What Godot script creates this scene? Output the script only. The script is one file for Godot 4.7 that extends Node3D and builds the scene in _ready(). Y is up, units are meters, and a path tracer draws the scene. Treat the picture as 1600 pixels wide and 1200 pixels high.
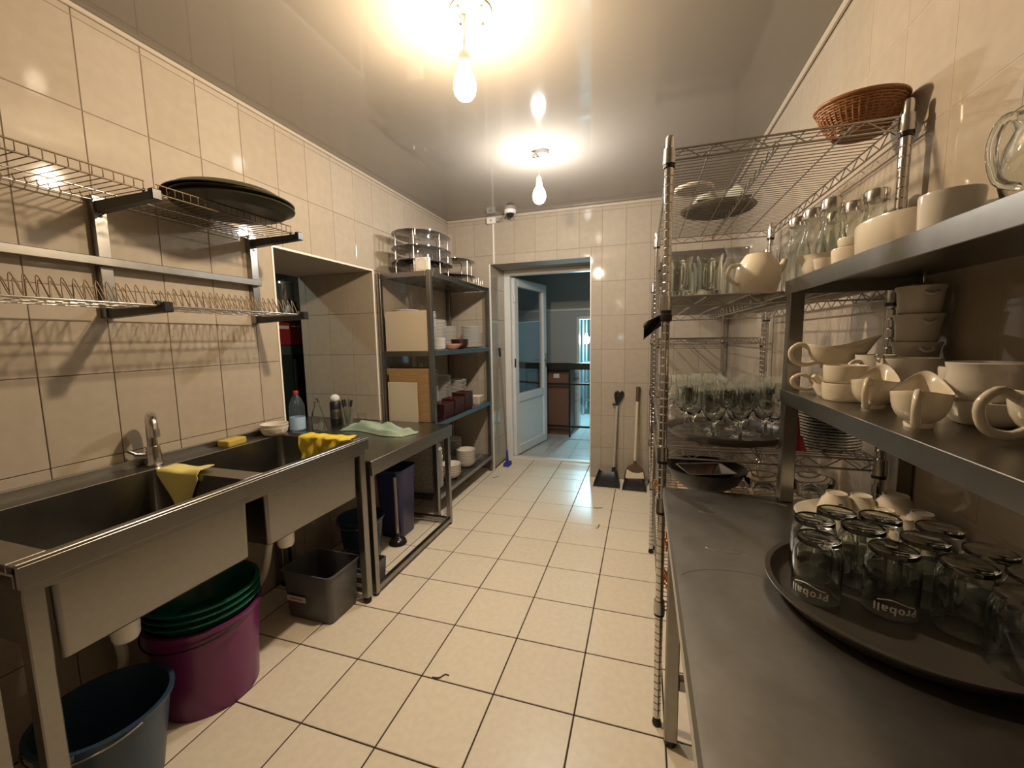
extends Node3D

const XL := -0.77      # tiled face of the left wall
const XR := 1.79       # tiled face of the right wall
const ZB := -0.44      # tiled face of the back wall
const ZN := 4.5        # wall behind the camera
const H := 2.49        # ceiling
var used := {}
var rng := RandomNumberGenerator.new()
var mats := {}
var box_cache := {}

# ---------------------------------------------------------------- mesh builder
class MB:
	var v := PackedVector3Array()
	var n := PackedVector3Array()
	var ix := PackedInt32Array()
	var t := Transform3D.IDENTITY
	func _add(p: Vector3, nn: Vector3) -> int:
		v.append(t * p)
		n.append((t.basis * nn).normalized())
		return v.size() - 1
	func tri_i(a: int, b: int, c: int) -> void:
		var cr := (v[b] - v[a]).cross(v[c] - v[a])
		if cr.dot(n[a] + n[b] + n[c]) > 0.0:
			ix.append(a); ix.append(c); ix.append(b)
		else:
			ix.append(a); ix.append(b); ix.append(c)
	func poly(pts: Array, nn: Vector3) -> void:
		var b := v.size()
		for p in pts:
			_add(p, nn)
		for k in range(1, pts.size() - 1):
			tri_i(b, b + k, b + k + 1)
	func box(c: Vector3, s: Vector3, bev := 0.0) -> MB:
		var h := s * 0.5
		bev = minf(bev, minf(h.x, minf(h.y, h.z)) * 0.95)
		for ax in 3:
			var u := (ax + 1) % 3
			var w := (ax + 2) % 3
			for sg in [-1.0, 1.0]:
				var nn := Vector3.ZERO
				nn[ax] = sg
				var pts := []
				for q in [[-1, -1], [1, -1], [1, 1], [-1, 1]]:
					var p := Vector3.ZERO
					p[ax] = sg * h[ax]
					p[u] = q[0] * (h[u] - bev)
					p[w] = q[1] * (h[w] - bev)
					pts.append(c + p)
				poly(pts, nn)
		if bev > 0.0:
			for ax in 3:
				var u := (ax + 1) % 3
				var w := (ax + 2) % 3
				for su in [-1.0, 1.0]:
					for sw in [-1.0, 1.0]:
						var pts := []
						var nu := Vector3.ZERO
						nu[u] = su
						nu[w] = sw
						for e in [[-1, 0], [1, 0], [1, 1], [-1, 1]]:
							var p := Vector3.ZERO
							p[ax] = e[0] * (h[ax] - bev)
							p[u] = su * (h[u] - (bev if e[1] == 1 else 0.0))
							p[w] = sw * (h[w] - (bev if e[1] == 0 else 0.0))
							pts.append(c + p)
						poly(pts, nu.normalized())
			for sx in [-1.0, 1.0]:
				for sy in [-1.0, 1.0]:
					for sz in [-1.0, 1.0]:
						poly([c + Vector3(sx * h.x, sy * (h.y - bev), sz * (h.z - bev)), c + Vector3(sx * (h.x - bev), sy * h.y, sz * (h.z - bev)), c + Vector3(sx * (h.x - bev), sy * (h.y - bev), sz * h.z)], Vector3(sx, sy, sz).normalized())
		return self
	func span(a: Vector3, b: Vector3, bev := 0.0) -> MB:
		return box((a + b) * 0.5, (b - a).abs(), bev)
	# rows of points; columns run so that cross(row step, column step) points outwards
	func grid(rows: Array, wrap := true, crease := 0.75) -> MB:
		var m: int = rows.size()
		var k: int = rows[0].size()
		var segn := []
		for j in m - 1:
			var a: PackedVector3Array = rows[j]
			var b: PackedVector3Array = rows[j + 1]
			var l := PackedVector3Array()
			l.resize(k)
			for i in k:
				var i1 := (i + 1) % k if wrap else mini(i + 1, k - 1)
				var i0 := (i + k - 1) % k if wrap else maxi(i - 1, 0)
				var du := (a[i1] - a[i0]) + (b[i1] - b[i0])
				var nn := (b[i] - a[i]).cross(du)
				l[i] = nn.normalized()
			segn.append(l)
		for j in m - 1:
			var base := v.size()
			var cols := k + 1 if wrap else k
			for i in cols:
				var c := i % k
				var n0: Vector3 = segn[j][c]
				var n1: Vector3 = n0
				if j > 0:
					var q: Vector3 = segn[j - 1][c]
					if q.dot(n0) > crease:
						n0 = (n0 + q).normalized()
				if j < m - 2:
					var q2: Vector3 = segn[j + 1][c]
					if q2.dot(n1) > crease:
						n1 = (n1 + q2).normalized()
				_add(rows[j][c], n0)
				_add(rows[j + 1][c], n1)
			for i in cols - 1:
				var p := base + i * 2
				tri_i(p, p + 1, p + 3)
				tri_i(p, p + 3, p + 2)
		return self
	func lathe(prof: Array, seg := 24, off := Vector3.ZERO, sx := 1.0, sz := 1.0, crease := 0.75) -> MB:
		var rows := []
		for q in prof:
			var r := PackedVector3Array()
			for i in seg:
				var a := TAU * i / seg
				var rr: float = maxf(q.x, 0.00002)
				r.append(off + Vector3(rr * cos(a) * sx, q.y, rr * sin(a) * sz))
			rows.append(r)
		return grid(rows, true, crease)
	# levels: [y, half x, half z, corner radius]; from the outside bottom up, over the rim and down inside
	func rloft(levels: Array, off := Vector3.ZERO, arc := 5, crease := 0.75) -> MB:
		var rows := []
		for q in levels:
			var r := PackedVector3Array()
			var hx: float = q[1]
			var hz: float = q[2]
			var rad: float = minf(q[3], minf(hx, hz))
			for cn in 4:
				var cx := (hx - rad) * (1.0 if cn == 0 or cn == 3 else -1.0)
				var cz := (hz - rad) * (1.0 if cn < 2 else -1.0)
				for s in arc + 1:
					var a := (cn + float(s) / arc) * PI * 0.5
					r.append(off + Vector3(cx + rad * cos(a), q[0], cz + rad * sin(a)))
			rows.append(r)
		return grid(rows, true, crease)
	func fan(pts: PackedVector3Array, nn: Vector3) -> void:
		var c := Vector3.ZERO
		for p in pts:
			c += p
		c /= pts.size()
		var b := _add(c, nn)
		for p in pts:
			_add(p, nn)
		for i in pts.size():
			tri_i(b, b + 1 + i, b + 1 + (i + 1) % pts.size())
	func tube(pts: Array, r: float, seg := 6, closed := false, r_end := -1.0) -> MB:
		var m := pts.size()
		var rows := []
		var norms := []
		var prev := Vector3.ZERO
		for j in m:
			var a: Vector3 = pts[(j + m - 1) % m] if closed or j > 0 else pts[j]
			var b: Vector3 = pts[(j + 1) % m] if closed or j < m - 1 else pts[j]
			var d := (b - a).normalized()
			if d.length() < 0.5:
				d = Vector3.UP
			var s := prev - d * prev.dot(d)
			if s.length() < 0.05:
				s = d.cross(Vector3.UP if absf(d.y) < 0.9 else Vector3.RIGHT)
			s = s.normalized()
			prev = s
			var u := d.cross(s)
			var rr := r if r_end < 0.0 else lerpf(r, r_end, float(j) / maxf(1.0, m - 1))
			var row := PackedVector3Array()
			var nr := PackedVector3Array()
			for i in seg:
				var an := TAU * i / seg
				var o := s * cos(an) + u * sin(an)
				row.append(Vector3(pts[j]) + o * rr)
				nr.append(o)
			rows.append(row)
			norms.append(nr)
		var base := v.size()
		for j in m:
			for i in seg:
				_add(rows[j][i], norms[j][i])
		for j in (m if closed else m - 1):
			var j1 := (j + 1) % m
			for i in seg:
				var i1 := (i + 1) % seg
				tri_i(base + j * seg + i, base + j1 * seg + i, base + j1 * seg + i1)
				tri_i(base + j * seg + i, base + j1 * seg + i1, base + j * seg + i1)
		if not closed:
			fan(rows[0], (Vector3(pts[0]) - Vector3(pts[1])).normalized())
			fan(rows[m - 1], (Vector3(pts[m - 1]) - Vector3(pts[m - 2])).normalized())
		return self
	func rod(a: Vector3, b: Vector3, r: float, seg := 6, r_end := -1.0) -> MB:
		return tube([a, b], r, seg, false, r_end)
	# polygon in xy, extruded over z
	func prism(p2: PackedVector2Array, z0: float, z1: float) -> MB:
		var tr := Geometry2D.triangulate_polygon(p2)
		for e in [[z0, -1.0], [z1, 1.0]]:
			var b := v.size()
			for p in p2:
				_add(Vector3(p.x, p.y, e[0]), Vector3(0, 0, e[1]))
			for k in range(0, tr.size(), 3):
				tri_i(b + tr[k], b + tr[k + 1], b + tr[k + 2])
		var sgn := -1.0 if Geometry2D.is_polygon_clockwise(p2) else 1.0
		for i in p2.size():
			var a := p2[i]
			var c := p2[(i + 1) % p2.size()]
			var d := (c - a).normalized()
			poly([Vector3(a.x, a.y, z0), Vector3(c.x, c.y, z0), Vector3(c.x, c.y, z1), Vector3(a.x, a.y, z1)], Vector3(d.y, -d.x, 0) * sgn)
		return self
	func sphere(c: Vector3, r: Vector3, seg := 16, rings := 10) -> MB:
		var prof := []
		for j in rings + 1:
			var a := -PI / 2 + PI * j / rings
			prof.append(Vector2(cos(a), sin(a) * r.y))
		return lathe(prof, seg, c, r.x, r.z)
	# a sheet given by a function of (u, w) in 0..1, with a thickness
	func sheet(f: Callable, nu: int, nw: int, th: float) -> MB:
		var top := []
		for j in nw + 1:
			var r := PackedVector3Array()
			for i in nu + 1:
				r.append(f.call(float(i) / nu, float(j) / nw))
			top.append(r)
		var bot := []
		for j in nw + 1:
			var r := PackedVector3Array()
			for i in nu + 1:
				var du: Vector3 = top[j][mini(i + 1, nu)] - top[j][maxi(i - 1, 0)]
				var dw: Vector3 = top[mini(j + 1, nw)][i] - top[maxi(j - 1, 0)][i]
				r.append(Vector3(top[j][i]) - dw.cross(du).normalized() * th)
			bot.append(r)
		grid(top, false, -1.0)
		bot.reverse()
		grid(bot, false, -1.0)
		bot.reverse()
		for e in [0, nu]:
			for j in nw:
				poly([top[j][e], top[j + 1][e], bot[j + 1][e], bot[j][e]], (Vector3(top[j][e]) - Vector3(top[j][nu - e])).normalized())
		for e in [0, nw]:
			for i in nu:
				poly([top[e][i], top[e][i + 1], bot[e][i + 1], bot[e][i]], (Vector3(top[e][i]) - Vector3(top[nw - e][i])).normalized())
		return self
	func mesh() -> ArrayMesh:
		var a := []
		a.resize(Mesh.ARRAY_MAX)
		a[Mesh.ARRAY_VERTEX] = v
		a[Mesh.ARRAY_NORMAL] = n
		a[Mesh.ARRAY_INDEX] = ix
		var m := ArrayMesh.new()
		m.add_surface_from_arrays(Mesh.PRIMITIVE_TRIANGLES, a)
		return m

# ---------------------------------------------------------------- scene helpers
func numbered(s: String) -> String:
	if not used.has(s):
		used[s] = 0
		return s
	used[s] += 1
	return "%s_%03d" % [s, used[s]]

func tag(o: Node, label: String, category: String, group := "") -> void:
	o.set_meta("label", label)
	o.set_meta("category", category)
	if group != "":
		o.set_meta("group", group)

func thing(called: String, label: String, category: String, at := Vector3.ZERO, turn := 0.0, group := "") -> Node3D:
	var o := Node3D.new()
	o.name = numbered(called)
	add_child(o, true)
	o.position = at
	o.rotation.y = turn
	tag(o, label, category, group)
	return o

func part(parent: Node, called: String, m, mat: Material, at := Vector3.ZERO, label := "") -> MeshInstance3D:
	var o := MeshInstance3D.new()
	o.name = called
	o.mesh = m.mesh() if m is MB else m
	o.material_override = mat
	o.position = at
	if label != "":
		o.set_meta("label", label)
	parent.add_child(o, true)
	return o

func solo(called: String, label: String, category: String, m, mat: Material, at := Vector3.ZERO, turn := 0.0, group := "") -> MeshInstance3D:
	var o := MeshInstance3D.new()
	o.name = numbered(called)
	o.mesh = m.mesh() if m is MB else m
	o.material_override = mat
	add_child(o, true)
	o.position = at
	o.rotation.y = turn
	tag(o, label, category, group)
	return o

func copy(src: Node3D, at: Vector3, turn := 0.0, label := "", group := "") -> Node3D:
	var nm := String(src.name)
	var us := nm.rfind("_")
	if us > 0 and nm.substr(us + 1).is_valid_int():
		nm = nm.substr(0, us)
	var r: Node3D = src.duplicate()
	r.name = numbered(nm)
	add_child(r, true)
	r.position = at
	r.rotation = Vector3(0, turn, 0)
	if label != "":
		r.set_meta("label", label)
	if group != "":
		r.set_meta("group", group)
	return r

func struct(called: String, m = null, mat: Material = null) -> Node3D:
	var o: Node3D
	if m == null:
		o = Node3D.new()
	else:
		o = MeshInstance3D.new()
		o.mesh = m.mesh() if m is MB else m
		o.material_override = mat
	o.name = numbered(called)
	o.set_meta("kind", "structure")
	add_child(o, true)
	return o

func box_mesh(s: Vector3, bev: float) -> ArrayMesh:
	var key := "%.4f %.4f %.4f %.4f" % [s.x, s.y, s.z, bev]
	if not box_cache.has(key):
		box_cache[key] = MB.new().box(Vector3.ZERO, s, bev).mesh()
	return box_cache[key]

func lin(r: float, g: float, b: float) -> Color:
	return Color(r, g, b).linear_to_srgb()

func noise_tex(freq: float, lo: float, hi: float, sd: int, size := 512, octaves := 4, ntype := FastNoiseLite.TYPE_SIMPLEX_SMOOTH) -> NoiseTexture2D:
	var f := FastNoiseLite.new()
	f.noise_type = ntype
	f.frequency = freq
	f.seed = sd
	f.fractal_octaves = octaves
	var g := Gradient.new()
	g.set_color(0, Color(lo, lo, lo))
	g.set_color(1, Color(hi, hi, hi))
	var tx := NoiseTexture2D.new()
	tx.width = size
	tx.height = size
	tx.seamless = true
	tx.noise = f
	tx.color_ramp = g
	return tx

func bump_tex(freq: float, strength: float, sd: int, size := 512) -> NoiseTexture2D:
	var f := FastNoiseLite.new()
	f.frequency = freq
	f.seed = sd
	f.fractal_octaves = 2
	var tx := NoiseTexture2D.new()
	tx.width = size
	tx.height = size
	tx.seamless = true
	tx.noise = f
	tx.as_normal_map = true
	tx.bump_strength = strength
	return tx

func mat(key: String, c: Color, rough: float, metal := 0.0) -> StandardMaterial3D:
	if mats.has(key):
		return mats[key]
	var m := StandardMaterial3D.new()
	m.albedo_color = c
	m.roughness = rough
	m.metallic = metal
	mats[key] = m
	return m

func tri_tex(m: StandardMaterial3D, tx: Texture2D, scale: Vector3, world := true) -> void:
	m.albedo_texture = tx
	m.uv1_triplanar = true
	m.uv1_world_triplanar = world
	m.uv1_scale = scale

func curve_pts(cp: Array, n: int) -> Array:
	var c := Curve3D.new()
	for i in cp.size():
		var a: Vector3 = cp[maxi(i - 1, 0)]
		var b: Vector3 = cp[mini(i + 1, cp.size() - 1)]
		var tg := (b - a) / 6.0
		c.add_point(cp[i], -tg, tg)
	var out := []
	for k in n + 1:
		out.append(c.sample_baked(c.get_baked_length() * k / n, true))
	return out

# ---------------------------------------------------------------- scene
func _ready() -> void:
	rng.seed = 7
	# camera
	var cam := Camera3D.new()
	cam.name = "camera"
	add_child(cam)
	cam.fov = rad_to_deg(2.0 * atan(600.0 / 644.2))
	cam.near = 0.02
	cam.position = Vector3(1.118, 1.3196, 3.4273)
	cam.basis = Basis(Vector3.UP, deg_to_rad(17.706)) * Basis(Vector3.RIGHT, deg_to_rad(-6.246)) * Basis(Vector3.BACK, deg_to_rad(-1.0086))
	cam.current = true
	# environment: a closed room, the world outside is dark
	var we := WorldEnvironment.new()
	we.name = "environment"
	var env := Environment.new()
	env.background_mode = Environment.BG_COLOR
	env.background_color = Color(0.0, 0.0, 0.0)
	env.tonemap_mode = Environment.TONE_MAPPER_LINEAR
	env.tonemap_exposure = 1.0
	env.sdfgi_enabled = true
	env.ssao_enabled = true
	env.ssil_enabled = true
	we.environment = env
	add_child(we)
	make_materials()
	# lamps
	bare_bulb(Vector3(0.507, H, 1.925), Vector3(0.478, 2.262, 1.928), lin(1.0, 0.78, 0.52), 1.75, "glowing warm white bulb hanging below the perforated round ceiling plate", true)
	bare_bulb(Vector3(0.487, H, 0.757), Vector3(0.470, 2.24, 0.757), lin(1.0, 0.96, 0.90), 1.0, "glowing cool white bulb hanging from a small hook box near the door", false)
	build_shell()
	build_back_room()
	build_hatch_room()
	build_left_wall_rack()
	build_sink()
	build_side_table()
	build_floor_things()
	build_plate_shelf()
	build_niche_things()
	build_wire_racks()
	build_right_table()
	build_over_shelf_things()
	build_table_things()
	build_door_corner()
	build_small_things()

func make_materials() -> void:
	var mottle := noise_tex(0.012, 0.96, 1.0, 3)
	var wavy := bump_tex(0.006, 1.2, 11)
	var tile_tones := [lin(0.43, 0.365, 0.29), lin(0.415, 0.35, 0.275), lin(0.44, 0.375, 0.30), lin(0.42, 0.36, 0.285)]
	for k in 4:
		var m := mat("tile%d" % k, tile_tones[k], 0.055)
		tri_tex(m, mottle, Vector3.ONE * 2.3)
		m.metallic_specular = 0.5
		m.normal_enabled = true
		m.normal_texture = wavy
		m.normal_scale = 0.05
	var fl := noise_tex(0.03, 0.955, 1.0, 21)
	var floor_tones := [lin(0.84, 0.745, 0.595), lin(0.82, 0.725, 0.575), lin(0.85, 0.755, 0.605)]
	for k in 3:
		var m := mat("floor_tile%d" % k, floor_tones[k], 0.32)
		tri_tex(m, fl, Vector3.ONE * 1.7)
		m.metallic_specular = 0.45
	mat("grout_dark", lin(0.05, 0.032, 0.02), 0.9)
	mat("grout_floor", lin(0.045, 0.03, 0.02), 0.9)
	mat("grout_light", lin(0.27, 0.215, 0.16), 0.9)
	var cl := mat("ceiling", lin(0.25, 0.225, 0.195), 0.06)
	cl.metallic_specular = 0.75
	mat("trim_white", lin(0.78, 0.74, 0.68), 0.35)
	mat("trim_cream", lin(0.46, 0.40, 0.32), 0.35)
	mat("plaster", lin(0.36, 0.31, 0.25), 0.8)
	# metals
	var scratch := noise_tex(0.02, 0.96, 1.0, 31, 512, 3)
	var rough_tex := noise_tex(0.006, 0.86, 1.0, 37, 512, 3)
	for q in [["steel", lin(0.32, 0.307, 0.283), 0.33], ["steel_dark", lin(0.24, 0.23, 0.215), 0.38], ["steel_table", lin(0.47, 0.45, 0.415), 0.35], ["shelf_steel", lin(0.27, 0.28, 0.28), 0.30]]:
		var m := mat(q[0], q[1], q[2], 1.0)
		tri_tex(m, scratch, Vector3.ONE * 3.0)
		m.roughness_texture = rough_tex
	mat("chrome", lin(0.62, 0.60, 0.57), 0.16, 1.0)
	mat("chrome_wire", lin(0.5, 0.48, 0.45), 0.25, 1.0)
	mat("wire_brown", lin(0.16, 0.115, 0.07), 0.45, 0.6)
	mat("mirror", lin(0.42, 0.41, 0.40), 0.05, 1.0)
	mat("foil", lin(0.75, 0.74, 0.72), 0.2, 1.0)
	# ceramics and plastics
	mat("porcelain", lin(0.66, 0.61, 0.53), 0.14)
	mat("porcelain_cream", lin(0.68, 0.60, 0.475), 0.16)
	mat("plate", lin(0.78, 0.75, 0.69), 0.2)
	mat("white_plastic", lin(0.75, 0.73, 0.69), 0.35)
	mat("pvc", lin(0.72, 0.74, 0.74), 0.3)
	mat("board_cream", lin(0.55, 0.48, 0.37), 0.6)
	mat("cream_plastic", lin(0.76, 0.66, 0.48), 0.45)
	mat("black_plastic", lin(0.012, 0.012, 0.013), 0.35)
	mat("black_rubber", lin(0.014, 0.012, 0.012), 0.25)
	mat("arm_dark", lin(0.035, 0.035, 0.033), 0.4, 0.3)
	mat("tray_olive", lin(0.03, 0.028, 0.014), 0.38)
	mat("tray_brown", lin(0.05, 0.042, 0.034), 0.33)
	mat("purple", lin(0.16, 0.02, 0.115), 0.3)
	mat("green", lin(0.0, 0.11, 0.065), 0.25)
	mat("blue_bucket", lin(0.025, 0.055, 0.095), 0.35)
	mat("navy_bucket", lin(0.02, 0.05, 0.10), 0.35)
	mat("indigo", lin(0.035, 0.038, 0.16), 0.35)
	mat("gray_bin", lin(0.095, 0.095, 0.10), 0.4)
	mat("label_pale", lin(0.55, 0.50, 0.45), 0.6)
	mat("label_red", lin(0.40, 0.16, 0.10), 0.6)
	mat("mop_blue", lin(0.02, 0.05, 0.30), 0.5)
	mat("maroon", lin(0.055, 0.015, 0.012), 0.3)
	mat("pink", lin(0.62, 0.33, 0.25), 0.25)
	mat("red_brown", lin(0.20, 0.04, 0.02), 0.3)
	mat("red_cap", lin(0.5, 0.02, 0.02), 0.35)
	mat("red_box", lin(0.26, 0.02, 0.03), 0.4)
	mat("oven_green", lin(0.05, 0.075, 0.068), 0.25)
	mat("bottle_dark", lin(0.02, 0.02, 0.015), 0.2)
	mat("brown_handle", lin(0.10, 0.055, 0.03), 0.5)
	mat("stick_gray", lin(0.42, 0.38, 0.33), 0.4)
	mat("stick_cream", lin(0.62, 0.53, 0.38), 0.5)
	mat("copper", lin(0.62, 0.28, 0.12), 0.25, 0.9)
	mat("print_white", lin(0.78, 0.76, 0.72), 0.5)
	mat("dark_box", lin(0.06, 0.05, 0.045), 0.6)
	mat("label_blue", lin(0.38, 0.55, 0.72), 0.4)
	mat("foot_black", lin(0.01, 0.01, 0.01), 0.5)
	mat("cardboard", lin(0.38, 0.27, 0.17), 0.8)
	mat("pink_cloth", lin(0.55, 0.05, 0.10), 0.8)
	mat("scrap", lin(0.06, 0.035, 0.015), 0.8)
	var w := mat("wood", lin(0.42, 0.26, 0.115), 0.55)
	tri_tex(w, noise_tex(0.015, 0.78, 1.0, 51, 512, 5), Vector3(1.0, 14.0, 1.0), false)
	var bk := mat("wicker", lin(0.42, 0.17, 0.055), 0.4)
	tri_tex(bk, noise_tex(0.05, 0.6, 1.0, 53), Vector3.ONE * 6.0, false)
	var tw := mat("towel", lin(0.42, 0.52, 0.40), 0.95)
	tri_tex(tw, noise_tex(0.09, 0.75, 1.0, 57), Vector3.ONE * 9.0, false)
	var yl := mat("yellow_cloth", lin(0.88, 0.68, 0.05), 0.9)
	tri_tex(yl, noise_tex(0.09, 0.8, 1.0, 59), Vector3.ONE * 9.0, false)
	var yp := mat("yellow_pale", lin(0.85, 0.75, 0.25), 0.9)
	tri_tex(yp, noise_tex(0.09, 0.85, 1.0, 61), Vector3.ONE * 9.0, false)
	var sp := mat("sponge", lin(0.88, 0.66, 0.12), 0.95)
	tri_tex(sp, noise_tex(0.2, 0.6, 1.0, 63), Vector3.ONE * 12.0, false)
	mat("gray_cloth", lin(0.33, 0.35, 0.31), 0.9)
	# glass
	var g := mat("glass", Color(0.97, 0.985, 0.97), 0.02)
	g.refraction_enabled = true
	g.refraction_scale = 0.05
	g.transparency = BaseMaterial3D.TRANSPARENCY_ALPHA
	g.albedo_color.a = 0.0
	var gp := mat("glass_thin", Color(0.75, 0.77, 0.74, 0.02), 0.02)
	gp.transparency = BaseMaterial3D.TRANSPARENCY_ALPHA
	gp.cull_mode = BaseMaterial3D.CULL_DISABLED
	var gd := mat("pane", Color(0.3, 0.34, 0.35, 0.12), 0.02)
	gd.transparency = BaseMaterial3D.TRANSPARENCY_ALPHA
	var film := mat("film", Color(0.8, 0.8, 0.8, 0.03), 0.05)
	film.transparency = BaseMaterial3D.TRANSPARENCY_ALPHA
	film.cull_mode = BaseMaterial3D.CULL_DISABLED
	var pet := mat("pet", Color(0.6, 0.7, 0.78, 0.08), 0.05)
	pet.transparency = BaseMaterial3D.TRANSPARENCY_ALPHA

func bulb_material(c: Color, power: float) -> StandardMaterial3D:
	var m := StandardMaterial3D.new()
	m.albedo_color = Color(0.9, 0.9, 0.88)
	m.roughness = 0.4
	m.emission_enabled = true
	m.emission = c
	m.emission_energy_multiplier = power
	return m

func bare_bulb(plate: Vector3, at: Vector3, c: Color, energy: float, label: String, perforated: bool) -> void:
	var o := thing("hanging_bulb", label, "lamp", at)
	var prof := []
	for q in [[0.0, -0.068], [0.014, -0.067], [0.028, -0.059], [0.038, -0.045], [0.042, -0.028], [0.0415, -0.010], [0.036, 0.012], [0.026, 0.030], [0.019, 0.042], [0.017, 0.048]]:
		prof.append(Vector2(q[0], q[1]))
	prof.append(Vector2(0.0, 0.048))
	part(o, "bulb", MB.new().lathe(prof, 24), bulb_material(c.lerp(Color.WHITE, 0.45), 14.0))
	part(o, "socket", MB.new().lathe([Vector2(0, 0.046), Vector2(0.019, 0.046), Vector2(0.020, 0.06), Vector2(0.020, 0.085), Vector2(0.014, 0.098), Vector2(0.006, 0.104), Vector2(0.0, 0.104)], 20), mat("white_plastic", Color.WHITE, 0.4))
	var top := plate - at
	part(o, "cord", MB.new().tube(curve_pts([Vector3(0, 0.1, 0), Vector3(0.003, 0.15, 0.0), Vector3(top.x * 0.25, top.y - 0.006, top.z)], 8), 0.0028, 6), mat("white_plastic", Color.WHITE, 0.4))
	if perforated:
		var m := MB.new().lathe([Vector2(0, -0.004), Vector2(0.042, -0.004), Vector2(0.044, -0.010), Vector2(0.072, -0.010), Vector2(0.076, -0.006), Vector2(0.076, 0.0)], 40, top)
		var pl := part(o, "ceiling_plate", m, mat("plate_gray", lin(0.36, 0.34, 0.30), 0.5))
		for k in 4:
			var a := TAU * (k + 0.3) / 4.0
			part(pl, "screw", MB.new().lathe([Vector2(0, -0.014), Vector2(0.005, -0.014), Vector2(0.006, -0.010)], 10, top + Vector3(cos(a) * 0.058, 0, sin(a) * 0.058)), mat("steel_dark", Color.WHITE, 0.4, 1.0))
	else:
		var m2 := MB.new().lathe([Vector2(0, -0.03), Vector2(0.03, -0.03), Vector2(0.044, -0.022), Vector2(0.046, -0.012), Vector2(0.044, 0.0)], 28, top, 1.0, 0.7)
		part(o, "ceiling_plate", m2, mat("plate_gray2", lin(0.33, 0.34, 0.34), 0.4))
		part(o, "hook", MB.new().tube(curve_pts([top + Vector3(-0.035, -0.01, 0.0), top + Vector3(-0.055, -0.028, 0.01), top + Vector3(-0.04, -0.04, 0.02), top + Vector3(-0.02, -0.03, 0.02)], 10), 0.005, 6), mat("chrome", Color.WHITE, 0.2, 1.0))
	var l := OmniLight3D.new()
	l.name = "light"
	l.light_color = c
	l.light_energy = energy
	l.light_size = 0.035
	l.omni_range = 12.0
	l.omni_attenuation = 2.0
	l.shadow_enabled = true
	l.position = Vector3(0, -0.02, 0)
	o.add_child(l, true)

# ---------------------------------------------------------------- shell
# tiles on a plane: origin + u*U + v*V, face normal N. us, vs: joint positions; holes: Rect2 in (u, v)
func tile_plane(parent: Node3D, origin: Vector3, u: Vector3, vv: Vector3, nrm: Vector3, us: Array, vs: Array, holes: Array, gap: float, th: float, key: String, tones: int) -> void:
	for i in us.size() - 1:
		for j in vs.size() - 1:
			var cell := Rect2(us[i], vs[j], us[i + 1] - us[i], vs[j + 1] - vs[j])
			var bits: Array = [cell]
			for hole: Rect2 in holes:
				var nb := []
				for r: Rect2 in bits:
					var x := r.intersection(hole)
					if x.size.x <= 0.001 or x.size.y <= 0.001:
						nb.append(r)
						continue
					if x.position.x - r.position.x > 0.006:
						nb.append(Rect2(r.position.x, r.position.y, x.position.x - r.position.x, r.size.y))
					if r.end.x - x.end.x > 0.006:
						nb.append(Rect2(x.end.x, r.position.y, r.end.x - x.end.x, r.size.y))
					if x.position.y - r.position.y > 0.006:
						nb.append(Rect2(x.position.x, r.position.y, x.size.x, x.position.y - r.position.y))
					if r.end.y - x.end.y > 0.006:
						nb.append(Rect2(x.position.x, x.end.y, x.size.x, r.end.y - x.end.y))
				bits = nb
			for r: Rect2 in bits:
				var su := r.size.x - gap
				var sv := r.size.y - gap
				if su < 0.004 or sv < 0.004:
					continue
				var s := (u * su + vv * sv + nrm * th).abs()
				var c := origin + u * r.get_center().x + vv * r.get_center().y - nrm * (th * 0.5 - rng.randf_range(0.0, 0.0003))
				part(parent, "tile", box_mesh(s.snapped(Vector3.ONE * 0.0005), 0.0014), mats["%s%d" % [key, rng.randi() % tones]], c)

func joints(lo: float, hi: float, start: float, step: float) -> Array:
	var out := [lo]
	var k := ceili((lo - start) / step - 0.001)
	while true:
		var p := start + k * step
		if p > hi - 0.012:
			break
		if p > lo + 0.012:
			out.append(p)
		k += 1
	out.append(hi)
	return out

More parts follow.
